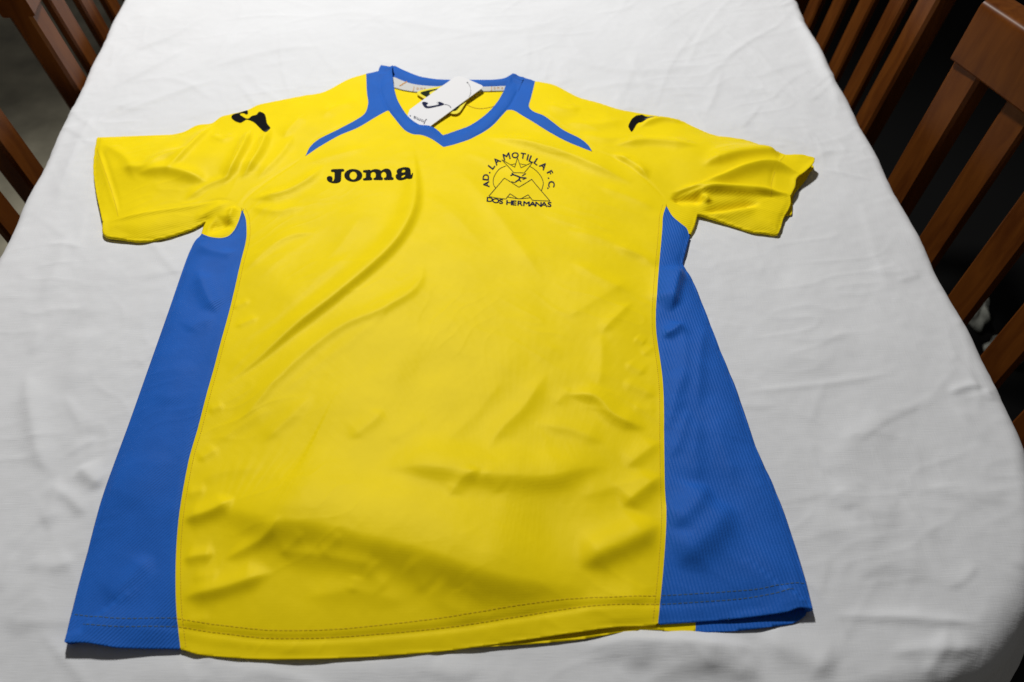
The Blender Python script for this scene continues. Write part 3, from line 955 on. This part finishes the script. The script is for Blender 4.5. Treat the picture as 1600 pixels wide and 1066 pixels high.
def smooth_poly(P, it=1):
    P = np.asarray(P, float)
    for _ in range(it):
        Q = np.roll(P, -1, 0)
        P = np.stack([0.75 * P + 0.25 * Q, 0.25 * P + 0.75 * Q], 1).reshape(-1, 2)
    return P

def zoomed(pts, ox, oy, s):
    return [(ox + p[0] / s, oy + p[1] / s) for p in pts]

def print_part(name, polys_px, mt, h, lift, parent=SH, it=1, mapper=on_shirt, zfun=HZ):
    polys = [mapper(smooth_poly(p, it)) for p in polys_px]
    V2, F = march(polys, h)
    z = zfun(V2[:, 0], V2[:, 1]) + lift + TABLE
    return mesh_obj(name, np.column_stack([V2, z]), F, mt, parent)

def ell(cx, cy, rx, ry, n=28):
    return [(cx + rx * math.cos(6.2832 * k / n), cy + ry * math.sin(6.2832 * k / n)) for k in range(n)]

# ---- chest lettering (embroidered): J, o, m, a
zz = lambda p: zoomed(p, 495, 250, 10.0)
LJ = [(222,158),(330,155),(430,152),(432,186),(386,188),(384,250),(382,315),(370,348),(330,368),(280,373),(222,364),(180,342),(158,312),(158,286),(175,266),(202,260),(232,268),(250,290),(247,318),(240,340),(256,346),(272,322),(279,285),(279,240),(279,192),(225,196)]
LM = [(722,172),(780,167),(838,162),(842,182),(872,160),(930,152),(985,164),(1006,182),(1042,155),(1092,143),(1140,154),(1165,188),(1172,230),(1175,276),(1201,280),(1201,310),(1120,315),(1050,318),(1048,290),(1084,285),(1086,225),(1070,195),(1042,188),(1012,205),(1005,240),(1012,276),(1036,290),(1034,318),(960,320),(886,321),(885,298),(920,286),(925,235),(910,198),(880,190),(850,205),(842,240),(850,286),(869,295),(866,323),(795,326),(724,328),(724,300),(765,295),(768,250),(770,202),(724,199)]
LA = [(1246,175),(1262,150),(1300,132),(1370,118),(1435,130),(1465,160),(1470,210),(1474,255),(1482,262),(1490,232),(1507,222),(1504,262),(1494,302),(1486,316),(1440,316),(1412,298),(1370,310),(1300,319),(1252,302),(1230,270),(1234,238),(1258,218),(1262,205),(1246,195)]
LA1 = [(1325,185),(1335,158),(1365,150),(1384,170),(1380,196),(1350,202),(1328,200)]
LA2 = [(1318,268),(1330,246),(1378,230),(1382,258),(1352,280),(1322,280)]
for polys in ([LJ], [ell(572, 250, 141, 97), ell(571, 252, 57, 66)], [LM], [LA, LA1, LA2]):
    print_part('chest_lettering', [zz(p) for p in polys], M['black_thread'], 0.00035, 0.0007)

# ---- shoulder marks (glossy transfer)
SL_ = [(205,440),(222,380),(245,338),(380,300),(520,258),(650,214),(672,260),(668,310),(640,342),(600,332),(575,305),(520,300),(470,308),(438,335),(470,370),(540,410),(600,448),(680,458),(740,405),(800,365),(900,350),(945,290),(985,250),(1060,275),(1130,310),(1160,390),(1175,480),(1190,570),(1245,640),(1300,700),(1245,790),(1190,880),(1120,815),(1060,760),(960,660),(880,580),(790,520),(700,490),(620,472),(540,530),(460,576),(380,550),(300,522)]
SR_ = [(200,640),(250,540),(300,450),(360,400),(430,350),(520,340),(590,325),(650,360),(740,400),(850,388),(980,395),(1130,415),(980,430),(850,432),(750,450),(690,500),(640,530),(560,555),(500,540),(430,590),(380,690),(335,760),(295,815),(245,730)]
print_part('shoulder_logo', [zoomed(SL_, 350, 160.6, 17.76)], M['black_gloss'], 0.0006, 0.0005)
print_part('shoulder_logo', [zoomed(SR_, 970, 161.2, 17.76)], M['black_gloss'], 0.0006, 0.0005)

# ---- crest print
cz_ = lambda p: zoomed(p, 730, 220, 8.88)
crest_lines = [
 [(540,360),(450,395),(400,450),(370,510),(360,570),(368,620),(395,662)],
 [(865,355),(950,410),(1005,470),(1040,530),(1055,590),(1045,650),(1030,690)],
 [(300,775),(515,525)], [(515,525),(715,650)], [(715,650),(895,540)], [(895,540),(1150,840)], [(1150,838),(1030,832),(905,825)], [(905,825),(845,750)], [(845,750),(745,806)], [(745,806),(700,806)], [(700,806),(595,740)], [(595,740),(535,812)], [(535,812),(420,800),(300,780)],
 [(560,785),(700,806)], [(745,806),(885,790)],
 [(480,270),(645,455)], [(645,455),(790,458)], [(790,458),(912,295)], [(912,295),(745,385)], [(745,385),(697,245)], [(697,245),(658,380)], [(658,380),(480,270)], [(600,345),(670,330)], [(730,330),(812,340)],
]
acc = Acc()
for l in crest_lines:
    acc.add(*ribbon(dens(on_shirt(cz_(l)), 0.0015), 0.00078, HZ, 0.0004))
fig = [([(600,492),(645,474)], 2.2), ([(618,458),(650,485)], 2.0), ([(640,480),(700,502),(745,522)], 2.6), ([(745,520),(822,526)], 2.4), ([(760,500),(815,466)], 1.6), ([(728,512),(718,545),(670,577)], 2.4), ([(715,540),(745,572)], 2.0), ([(612,575),(662,590)], 1.2), ([(662,590),(690,560)], 0.9), ([(770,545),(810,528)], 1.4)]
mesh_obj('crest_outline', acc.V, acc.F, M['crest_ink'], SH)
acc = Acc()
for l, wd in fig:
    acc.add(*ribbon(dens(on_shirt(cz_(l)), 0.001), wd * 0.00075, HZ, 0.0005))
mesh_obj('crest_figure', acc.V, acc.F, M['navy_ink'], SH)

_gl = {}
def glyph(ch):
    """outline mesh of a letter in the built-in font, height 1, centred"""
    if ch in _gl: return _gl[ch]
    cu = bpy.data.curves.new('letter', 'FONT')
    cu.body = ch; cu.size = 1.0; cu.resolution_u = 4
    ob = bpy.data.objects.new('letter', cu)
    C.objects.link(ob)
    dg = bpy.context.evaluated_depsgraph_get(); dg.update()
    me = ob.evaluated_get(dg).to_mesh()
    V = np.array([v.co[:2] for v in me.vertices]); F = [tuple(p.vertices) for p in me.polygons]
    ob.to_mesh_clear()
    bpy.data.objects.remove(ob); bpy.data.curves.remove(cu)
    cap = 0.73
    if len(V):
        V[:, 0] -= (V[:, 0].min() + V[:, 0].max()) / 2
        V /= cap
        V[:, 1] -= 0.5
    _gl[ch] = (V, F)
    return _gl[ch]

def letter_px(ch, cx, cy, hgt, ang, wide=1.0):
    """letter placed in photograph pixels: centre, cap height, turn (deg, counter-clockwise)"""
    V, F = glyph(ch)
    a_ = R(ang)
    x, y = V[:, 0] * hgt * wide, V[:, 1] * hgt
    return [(cx + x_ * math.cos(a_) - y_ * math.sin(a_), cy - (x_ * math.sin(a_) + y_ * math.cos(a_))) for x_, y_ in zip(x, y)], F

acc = Acc()
ring = [('A',262,607,78,94,.95),('D',256,505,80,84,.95),('.',312,440,70,70,1),('L',335,352,82,52,.95),('A',408,287,82,42,.95),('M',545,222,82,14,1.05),('O',665,207,72,2,1.05),('T',775,215,72,-8,1),('I',840,233,76,-14,1),('L',893,257,80,-22,1),('L',968,290,80,-34,1),('A',1058,347,82,-44,.95),('F',1150,442,72,-60,1),('.',1128,520,70,-70,1),('C',1172,604,80,-92,1.0),('.',1118,660,70,-95,1)]
def put(acc, lst, ox, oy, s, mapper, zfun, lift, dots=0.0):
    for ch, x, y, hgt, ang, wd in lst:
        if ch == '.':
            px = ell(ox + x / s, oy + y / s, 8 / s, 8 / s, 10)
            F = [tuple(range(10))]
        else:
            px, F = letter_px(ch, ox + x / s, oy + y / s, hgt / s, ang, wd)
        for sh_ in ((0.0, 0.0), (dots, 0.0), (-dots, 0.0), (0.0, dots)) if dots else ((0.0, 0.0),):
            q = mapper([(p[0] + sh_[0], p[1] + sh_[1]) for p in px])
            acc.add(np.column_stack([q, zfun(q[:, 0], q[:, 1]) + lift + 0.00003 * (sh_[0] + 2 * sh_[1]) / max(dots, 1e-6) + TABLE]), F)
put(acc, [(c, x, y, h_ * 1.12, a_, w_ * 1.1) for c, x, y, h_, a_, w_ in ring], 730, 220, 8.88, on_shirt, HZ, 0.0005, 0.36)
base = [('D',315,822),('O',395,836),('S',470,844),('H',583,858),('E',655,862),('R',735,866),('M',822,871),('A',908,874),('N',988,878),('A',1067,880),('S',1142,882)]
put(acc, [(c, x, y, 66, -3.5, 1.45) for c, x, y in base], 730, 220, 8.88, on_shirt, HZ, 0.0005, 0.36)
mesh_obj('crest_lettering', acc.V, acc.F, M['navy_ink'], SH)

# ---- neck tape print
tzoom = lambda z: (lambda px: at([(p[0], p[1], z) for p in px])[:, :2])
for lst, sl in (([('J',345,292,26,-8,1.2),('o',385,294,22,-6,1.2),('m',420,296,22,-4,1.1),('a',455,297,22,-3,1.1)], True), ([('J',1092,293,24,3,1.2),('o',1125,293,20,2,1.2),('m',1160,292,20,2,1.2),('a',1198,291,20,2,1.2)], False)):
    acc = Acc()
    put(acc, [(c, x, y, h_ * 1.25, a_, w_) for c, x, y, h_, a_, w_ in lst], 590, 90, 6.154, tzoom(4.2), ztape, 0.0003)
    mesh_obj('tape_lettering', acc.V, acc.F, M['orange_ink'], SH)
acc = Acc()
q = at_level(zoomed([(212,272),(283,235)], 590, 90, 6.154), 4.3)[:, :2]
acc.add(*ribbon(q, 0.0018, ztape, 0.0003))
mesh_obj('tape_stripe', acc.V, acc.F, M['orange_ink'], SH)

# ------------------------------------------------------------------ swing tags
def plane_tag(pts_px):
    """slanted card: returns plan mapper and height function from four corners with heights"""
    P = at(pts_px)
    A = np.column_stack([P[:, :2], np.ones(len(P))])
    k, *_ = np.linalg.lstsq(A, P[:, 2], rcond=None)
    zf = lambda x, y: k[0] * x + k[1] * y + k[2]
    def mp(px):
        z = np.full(len(px), 8.0)
        for _ in range(8):
            q_ = at([(p[0], p[1], zz_) for p, zz_ in zip(px, z)])
            z = zf(q_[:, 0], q_[:, 1]) * 1000
        return q_[:, :2]
    return mp, zf

def card(name, polys, mt, mp, zf, h, parent, thick=0.0005, it=0):
    P = [mp(smooth_poly(p, it) if it else np.array(p, float)) for p in polys]
    V2, F = march(P, h)
    z = zf(V2[:, 0], V2[:, 1])
    n_ = len(V2)
    V = np.concatenate([np.column_stack([V2, z + TABLE]), np.column_stack([V2, z + TABLE - thick])])
    cnt = {}
    for f in F:
        for a_ in range(len(f)):
            e = (f[a_], f[(a_ + 1) % len(f)]); k = (min(e), max(e))
            cnt[k] = None if k in cnt else e
    FF = list(F) + [tuple(reversed([i + n_ for i in f])) for f in F]
    for e in cnt.values():
        if e is not None:
            FF.append((e[1], e[0], e[0] + n_, e[1] + n_))
    return mesh_obj(name, V, FF, mt, parent, smooth=False)

# black tag with a yellow border, lying in the neck
mpB, zfB = plane_tag([(651,145,6.0),(708,178,5.4),(729,157,6.2),(700,133,6.4)])
cB = at([(700,155,5)])[0]
TB = empty('swing_tag', (cB[0], cB[1], TABLE + 0.004))
tag(TB, 'black tag with yellow border lying in the shirt neck under the white tag', 'tag')
bord = [(650,145),(657,141),(676,137.5),(700,132),(742,139),(735,150),(728,160),(720,173),(716,177),(709,178.5),(702,176),(680,163),(655,150)]
inn = [(656,145.5),(662,143),(680,139.5),(702,136),(736,142),(729,151),(722,161),(716,170),(712,173.5),(708,173.8),(703,172),(682,159.5),(660,148.5)]
card('border', [bord], M['yellow_card'], mpB, zfB, 0.0006, TB, 0.0008, 1)
zfB2 = lambda x, y: zfB(x, y) + 0.0004
card('face', [inn], M['black_card'], mpB, zfB2, 0.0006, TB, 0.0003, 1)
chev = [(672,146),(690,144.5),(690,147.5),(676,149)]
card('emblem', [[(669,145.2),(682,141.5),(700,141),(700,153),(676,152)]], M['yellow_card'], mpB, lambda x, y: zfB(x, y) + 0.0007, 0.0005, TB, 0.0002, 1)

# white hang tag, far end lying over the back collar, near end tucked under the front collar
mpW, zfW = plane_tag([(716,119,10.2),(755,135.5,9.2),(672,197,6.2),(628,184,5.6)])
cW = at([(700,155,8)])[0]
TW = empty('hang_tag', (cW[0], cW[1], TABLE + 0.008))
tag(TW, 'white printed card hang tag tucked under the blue collar', 'tag')
outl = [(711,120.2),(716.5,119),(722,120),(753,133.5),(755,136),(753,138),(672,197.5),(664,203),(634,189),(640,171.5),(676,145)]
card('card', [outl], M['card'], mpW, zfW, 0.0007, TW, 0.0006)
wz = lambda p: zoomed(p, 640, 110, 10.66)
lift = 0.00025
def on_tag(name, polys, mt, it=1, h=0.0003):
    P = [mpW(smooth_poly(p, it)) for p in polys]
    V2, F = march(P, h)
    return mesh_obj(name, np.column_stack([V2, zfW(V2[:, 0], V2[:, 1]) + lift + TABLE]), F, mt, TW, smooth=False)
SW = [(202,542),(232,525),(275,530),(318,553),(285,572),(282,588),(300,600),(340,600),(400,590),(460,578),(492,570),(470,548),(485,522),(530,536),(592,566),(540,588),(470,604),(400,620),(330,634),(275,634),(240,610),(214,570)]
on_tag('logo', [wz(SW)], M['navy_ink'])
acc = Acc()
for l, wd in (([(580,572),(630,578),(672,600),(690,630)], 0.0008), ([(455,520),(462,560)], 0.0004)):
    q = dens(mpW(wz(l)), 0.001)
    acc.add(*ribbon(q, wd, zfW, lift))
mesh_obj('logo_stroke', acc.V, acc.F, M['navy_ink'], TW, smooth=False)
acc = Acc()
put(acc, [('a',82,799,64,158,1.35),('m',146,826,64,158,1.15),('o',210,853,62,158,1.25),('J',258,872,74,158,1.2)], 640, 110, 10.66, mpW, zfW, lift)
put(acc, [('•',12,757,60,0,1)], 640, 110, 10.66, mpW, zfW, lift)
mesh_obj('lettering', acc.V, acc.F, M['navy_ink'], TW, smooth=False)
on_tag('hole', [wz(ell(963, 206, 14, 10, 12))], M['grey_ink'], 0, 0.00025)
q = dens(mpW(wz([(968,212),(1000,260),(1018,320),(1015,390),(985,450)])), 0.001)
a = Acc(); a.add(*ribbon(q, 0.00035, zfW, 0.0006))
mesh_obj('string', a.V, a.F, M['grey_ink'], TW, smooth=False)

# ------------------------------------------------------------------ tablecloth
TC = empty('tablecloth', (-0.06, 0.95, TABLE))
CH = 0.0023
M_ = 0.36
bx0, bx1 = TOP[:, 0].min() - M_, TOP[:, 0].max() + M_
by0, by1 = TOP[:, 1].min() - M_, TOP[:, 1].max() + M_
# finer in view, coarser beyond
ys = np.concatenate([np.arange(by0, 1.35, CH), np.arange(1.35, by1, 0.012)])
xs = np.arange(bx0, bx1, CH)
X, Y = np.meshgrid(xs, ys)
topd = dens(np.column_stack([TOP, np.zeros(len(TOP))]), 0.03, closed=True)[:, :2]
d, arc, _ = seg_dist(X, Y, topd, True, True)
ins = inside(X, Y, [topd])
sd = np.where(ins, -d, d)
# nearest boundary point
n = len(topd)
i0 = np.floor(arc).astype(int) % n; tt = arc - np.floor(arc)
BPx = topd[i0, 0] * (1 - tt) + topd[(i0 + 1) % n, 0] * tt
BPy = topd[i0, 1] * (1 - tt) + topd[(i0 + 1) % n, 1] * tt
dd = np.maximum(d, 1e-6)
NX, NY = (X - BPx) / dd, (Y - BPy) / dd
_kc = np.exp(-(((X - (xr(0.25) - 0.05)) / 0.16) ** 2 + ((Y - 0.23) / 0.14) ** 2))
rr = 0.016 + 0.022 * _kc
ang = np.clip(sd / rr, 0, math.pi / 2)
drop = np.maximum(sd - rr * math.pi / 2, 0)
slen = np.concatenate([[0], np.cumsum(np.hypot(*np.diff(np.vstack([topd, topd[:1]]), axis=0).T))])
S = slen[i0] + tt * (slen[(i0 + 1)] - slen[i0])
wav = np.sin(S * 6.283 / 0.17 + 1.3 * np.sin(S * 6.283 / 0.61)) + 0.5 * np.sin(S * 6.283 / 0.093 + 1.0)
outw = rr * np.sin(ang) + drop * (0.10 + 0.28 * _kc) + (0.012 * wav + 0.012) * smoothstep(drop / 0.20)
outw += np.where(sd > -0.03, 0.0011 * np.sin(S * 6.283 / 0.13 + 0.7 * np.sin(S * 11)) * smoothstep((sd + 0.03) / 0.03), 0)
zz_ = -rr * (1 - np.cos(ang)) - drop * 0.985
PX = np.where(sd > 0, BPx + NX * outw, X)
PY = np.where(sd > 0, BPy + NY * outw, Y)

TF = [
 ([(1150,614),(1298,598),(1406,581)], 0.7, 3, 3, 0), ([(1480,615),(1515,604),(1540,606)], 1.6, 4, 3, 0), ([(1540,606),(1550,628)], 1.0, 4, 4, 0),
 ([(1276,262),(1320,271),(1372,282)], 0.6, 3, 3, 0), ([(1400,440),(1440,428)], 0.8, 4, 3, 0),
 ([(39,573),(50,650),(62,710),(84,747)], 2.2, 9, 6, 0), ([(122,727),(140,745),(162,762)], 2.4, 7, 5, 0), ([(84,760),(110,780),(138,806)], 1.4, 5, 4, 0), ([(78,830),(84,780),(92,740)], 1.6, 6, 5, 0), ([(38,880),(90,885),(120,870)], 1.5, 8, 5, 0),
 ([(20,1000),(52,940),(60,880)], 1.2, 10, 8, 0), ([(110,620),(122,560),(140,500)], 1.4, 10, 8, 0), ([(60,480),(90,420),(105,360)], 1.6, 9, 7, 0), ([(130,520),(160,440),(175,400)], 1.2, 12, 9, 0),
 ([(85,330),(112,250),(150,170)], 2.0, 9, 6, 0), ([(130,230),(165,180),(230,150)], 1.5, 7, 5, 0), ([(105,300),(125,240),(160,210)], 1.2, 5, 5, 0),
 ([(170,140),(230,110),(300,70)], 1.6, 8, 5, 0), ([(200,80),(260,60),(330,20)], 1.5, 8, 5, 0), ([(165,185),(260,150),(350,120)], 1.2, 7, 5, 0), ([(310,110),(420,80),(520,70)], 0.9, 8, 6, 0), ([(600,30),(760,50),(900,30)], 0.9, 9, 7, 0), ([(850,80),(980,110),(1120,100)], 0.9, 9, 7, 0), ([(420,40),(560,20),(640,60)], 0.8, 8, 6, 0), ([(900,140),(1000,130),(1100,150)], 0.6, 7, 6, 0),
 ([(1240,20),(1270,70),(1290,130)], 2.0, 8, 6, 0), ([(1262,60),(1290,110),(1315,175)], 1.6, 6, 5, 0), ([(1140,130),(1220,150),(1300,190)], 1.0, 9, 7, 0), ([(1200,200),(1260,230),(1330,240)], 0.8, 8, 6, 0),
 ([(1230,420),(1260,480),(1330,560)], 1.0, 16, 12, 0), ([(1180,500),(1260,560),(1340,540)], 0.7, 12, 10, 0), ([(1390,640),(1330,700),(1280,740)], 1.3, 16, 11, 0), ([(1290,740),(1340,790),(1420,800)], 1.3, 12, 8, 0), ([(1250,800),(1320,830),(1400,860)], 1.1, 12, 9, 0), ([(1330,890),(1400,880),(1460,900)], 1.2, 11, 8, 0), ([(1310,760),(1330,800)], 1.0, 6, 5, 0), ([(1440,760),(1500,770),(1580,765)], 0.9, 8, 6, 0),
 ([(1290,962),(1420,966),(1550,974)], 1.3, 4, 3, 0), ([(1380,1022),(1450,1014),(1550,1008)], 1.5, 5, 4, 0), ([(1440,1060),(1465,1020),(1485,980)], 1.2, 4, 4, 0),
 # ripples under the near hem
 ([(900,1016),(985,1003),(1040,1004),(1110,1010),(1200,1016)], 3.6, 6, 8, 0), ([(960,1040),(1040,1020),(1150,1040)], 2.0, 10, 7, 0), ([(1000,1066),(1090,1040),(1200,1060)], 2.5, 9, 7, 0), ([(1180,1000),(1250,1020),(1310,1060)], 2.5, 12, 8, 0), ([(1080,1000),(1150,1030),(1190,1066)], 1.6, 8, 6, 0),
 ([(480,1050),(620,1044),(760,1050)], 1.0, 10, 8, 0), ([(180,1050),(330,1056),(470,1050)], 1.0, 10, 8, 0),
]
# a uniform helper grid for the cloth folds
fx0, fy0, fh = bx0, by0, 0.0023
FX, FY = np.meshgrid(np.arange(bx0, bx1 + fh, fh), np.arange(by0, 1.4, fh))
g = np.random.default_rng(3)
for k in range(260):                # the many small creases of a washed cloth
    px, py = g.uniform(0, 1600), g.uniform(0, 1066) if k % 3 else g.uniform(0, 260)
    a_ = g.normal(0.15, 0.7); L = g.uniform(25, 90)
    c_ = g.normal(0, 0.25)
    p = [(px, py), (px + L*math.cos(a_), py - L*math.sin(a_)), (px + L*math.cos(a_) + L*math.cos(a_+c_), py - L*math.sin(a_) - L*math.sin(a_+c_))]
    if p[-1][0] < p[0][0]: p = p[::-1]
    TF.append((p, g.uniform(0.2, 0.7), g.uniform(3, 9), g.uniform(1.8, 4.5), 0))
Fz = 1.6 * fold_field(FX, FY, TF, fh)
for sd_, dr_ in ((71, R(100)), (72, R(35))):
    n_ = waves(FX + 0.02 * waves(FX, FY, 12, 0.1, 0.3, sd_ + 5), FY, 22, 0.03, 0.12, sd_, 0.35, dr_)
    Fz += 0.00055 * np.exp(-np.abs(n_) * 5.0) * smoothstep(0.3 + waves(FX, FY, 12, 0.12, 0.4, sd_ + 9))
Fz += 0.0006 * waves(FX, FY, 40, 0.04, 0.2, 31) + 0.00018 * waves(FX, FY, 60, 0.010, 0.04, 32)
fz = bil(Fz, np.minimum(X, bx1), np.minimum(Y, 1.39), fx0, fy0, fh) * np.where(Y > 1.35, 0.3, 1)
# keep it low where the shirt lies
sx = np.clip((X - gx0) / H0, 0, gnx - 1).astype(int); sy = np.clip((Y - gy0) / H0, 0, gny - 1).astype(int)
insh = inside(GX[::2, ::2], GY[::2, ::2], [OUT])
insh |= inside(GX[::2, ::2], GY[::2, ::2], [backPoly]) | inside(GX[::2, ::2], GY[::2, ::2], [backBlue])
under = insh[np.clip(sy // 2, 0, insh.shape[0]-1), np.clip(sx // 2, 0, insh.shape[1]-1)] & (X > gx0) & (X < gx1) & (Y > gy0) & (Y < gy1)
fz = np.where(under, np.minimum(fz, 0.0006) - 0.0012, fz - 0.0006)
damp = 1 - smoothstep(drop / 0.05)
PZ = zz_ + fz * np.cos(ang) * damp
PX = PX + np.where(sd > 0, NX * fz * np.sin(ang), 0)
PY = PY + np.where(sd > 0, NY * fz * np.sin(ang), 0)
keep = sd < 0.33
ny, nx = X.shape
idx = np.arange(nx*ny).reshape(ny, nx)
q = np.stack([idx[:-1, :-1], idx[:-1, 1:], idx[1:, 1:], idx[1:, :-1]], -1).reshape(-1, 4)
kq = keep.ravel()[q].all(1)
q = q[kq]
us = np.unique(q); rm = np.full(nx*ny, -1); rm[us] = np.arange(len(us))
V = np.column_stack([PX.ravel()[us], PY.ravel()[us], PZ.ravel()[us] + TABLE])
bpy.data.objects.remove(TC)
TC = mesh_obj('tablecloth', V, rm[q], M['cotton'], None, (-0.06, 0.95, TABLE))
tag(TC, 'creased white cotton cloth spread over the table under the shirt', 'tablecloth')

# ------------------------------------------------------------------ chairs
def make_chair():
    ch = empty('dining_chair', (0, 0, 0))
    WD, rec = 0.45, 0.14
    def yb(z): return 0.20 + max(0, z - 0.45) * rec
    mt = M['wood']
    for s in (-1, 1):
        x = s * (WD / 2 - 0.0225)
        V, F = [], []
        rbox(V, F, (x, yb(0), 0), (x, yb(0), 0.46), 0.044, 0.034)
        rbox(V, F, (x, yb(0.455), 0.455), (x, yb(0.862), 0.862), 0.044, 0.028)
        o = mesh_obj('stile', V, F, mt, None, None, smooth=False); o.parent = ch
        beam('leg', (x, -0.19, 0), (x, -0.19, 0.425), 0.04, 0.04, mt, ch)
    for k in range(4):
        x = -WD/2 + 0.0225 + 0.081 * (k + 1)
        beam('slat', (x, yb(0.545), 0.545), (x, yb(0.862), 0.862), 0.040, 0.012, mt, ch, bev=0.003)
    # top rail, slightly bowed outwards, eased edges
    V, F = [], []
    N = 14
    sec = [(-0.017, 0.0), (0.017, 0.0), (0.0195, 0.0008), (0.020, 0.003), (0.020, 0.056)]
    sec += [(0.011 + 0.009 * math.cos(R(a_)), 0.062 + 0.009 * math.sin(R(a_))) for a_ in range(0, 91, 15)]
    sec += [(-0.012 + 0.008 * math.cos(R(a_)), 0.063 + 0.008 * math.sin(R(a_))) for a_ in range(90, 181, 15)]
    sec += [(-0.020, 0.056), (-0.020, 0.003), (-0.0195, 0.0008)]
    for i in range(N + 1):
        x = -WD/2 + WD * i / N
        bow = 0.006 * (1 - (2 * i / N - 1) ** 2)
        for (dy, dz) in sec:
            V.append((x, yb(0.85 + dz) + dy + bow, 0.849 + dz))
    k = len(sec)
    for i in range(N):
        for j in range(k):
            F.append((i*k + j, (i+1)*k + j, (i+1)*k + (j+1) % k, i*k + (j+1) % k))
    F.append(tuple(reversed(range(k)))); F.append(tuple(N*k + j for j in range(k)))
    o = mesh_obj('top_rail', V, F, mt, None, None); o.parent = ch
    for pl in o.data.polygons[-2:]: pl.use_smooth = False
    ke = o.data.edge_keys; cap_e = {e for pl in o.data.polygons[-2:] for e in pl.edge_keys}
    for ed in o.data.edges:
        if tuple(sorted(ed.vertices)) in cap_e: ed.use_edge_sharp = True
    beam('lower_rail', (-WD/2 + 0.046, yb(0.525), 0.525), (WD/2 - 0.046, yb(0.525), 0.525), 0.022, 0.038, mt, ch, ax=(0, 1, 0))
    beam('seat', (0, -0.215, 0.440), (0, 0.18, 0.440), 0.43, 0.028, mt, ch, bev=0.008)
    for s in (-1, 1):
        beam('side_rail', (s*0.2, -0.168, 0.395), (s*0.2, 0.18, 0.395), 0.02, 0.05, mt, ch)
    return ch

def copy_tree(o, parent=None):
    c = o.copy(); C.objects.link(c)
    if parent: c.parent = parent
    for chd in list(o.children):
        copy_tree(chd, c)
    return c

def set_chair(o, local, world, rz):
    c, s = math.cos(rz), math.sin(rz)
    o.rotation_euler = (0, 0, rz)
    o.location = (world[0] - (c*local[0] - s*local[1]), world[1] - (s*local[0] + c*local[1]), 0)

proto = make_chair()
spots = [
 ((-0.225, 0.238), (0.516, 0.878), R(-71), 'brown slatted wooden chair right of the cloth, its top rail in view'),
 ((0.225, 0.240), (0.556, 1.035), R(-88), 'brown slatted wooden chair beyond the one with its top rail in view'),
 ((0.225, 0.227), (-0.622, 0.875), R(92), 'brown slatted wooden chair cut by the left edge of the photo'),
 ((-0.225, 0.240), (-0.600, 0.976), R(97), 'brown slatted wooden chair at the far left corner of the cloth'),
]
for i, (lo_, wo_, rz, lab) in enumerate(spots):
    o = proto if i == 0 else copy_tree(proto)
    set_chair(o, lo_, wo_, rz)
    tag(o, lab, 'chair', 'wooden chairs pushed up to the table')

# ------------------------------------------------------------------ black sheet added to keep the floor dark on the right
rx = [(0.62, -0.3), (2.6, -0.3), (2.6, 2.9), (0.62, 2.9)]
V, F = [], []
rp = round_poly(rx, 0.02); n = len(rp)
V = [(p[0], p[1], 0.001) for p in rp] + [(p[0], p[1], 0.009) for p in rp] + [tuple((np.array(p) - [1.61, 1.3]) * [0.997, 0.998] + [1.61, 1.3]) + (0.011,) for p in rp]
F = [(k*n + i, k*n + (i+1) % n, (k+1)*n + (i+1) % n, (k+1)*n + i) for k in (0, 1) for i in range(n)] + [tuple(2*n + i for i in range(n))]
RG = mesh_obj('floor_darkener', np.array(V), F, M['darkener_black'], None, (1.61, 1.3, 0.0), smooth=False)
tag(RG, 'added black sheet that keeps the floor dark beyond the right-hand chairs', 'floor_darkener')

# ------------------------------------------------------------------ things on the floor beyond the right-hand chairs
def lump(name, loc, sx, sy, sz, mt, seed, amp=0.18):
    g_ = np.random.default_rng(seed)
    nu, nv = 40, 20
    V, F = [], []
    ph = g_.uniform(0, 6.28, (8, 3)); fr = g_.integers(2, 7, (8, 2))
    for j in range(nv + 1):
        th = math.pi * j / nv
        for i in range(nu):
            a_ = 6.2832 * i / nu
            r_ = 1 + amp * sum(math.sin(fr[k, 0] * a_ + ph[k, 0]) * math.sin(fr[k, 1] * th + ph[k, 1]) for k in range(8)) / 2.5
            z = math.cos(th) * r_
            V.append((math.sin(th) * math.cos(a_) * r_ * sx, math.sin(th) * math.sin(a_) * r_ * sy, max(z * sz, -sz * 0.55)))
    for j in range(nv):
        for i in range(nu):
            k = (i + 1) % nu
            F.append((j*nu + i, (j+1)*nu + i, (j+1)*nu + k, j*nu + k))
    o = mesh_obj(name, V, F, mt)
    o.location = (loc[0], loc[1], sz * 0.55 + 0.0115)
    return o

def floor_at(px, py, z=0.0):
    p = at([(px, py, (z - TABLE) * 1000)])[0]
    return p[0], p[1]
fx, fy = floor_at(1525, 470, 0.05)
tag(lump('crumpled_cloth', (fx, fy), 0.028, 0.055, 0.034, M['pale_fabric'], 4), 'small pale crumpled cloth on the dark floor, farther of two', 'cloth')
fx, fy = floor_at(1574, 540, 0.05)
tag(lump('crumpled_cloth', (fx, fy), 0.038, 0.034, 0.034, M['pale_fabric'], 9), 'small pale crumpled cloth on the dark floor, nearer of two', 'cloth')

bpy.context.view_layer.update()
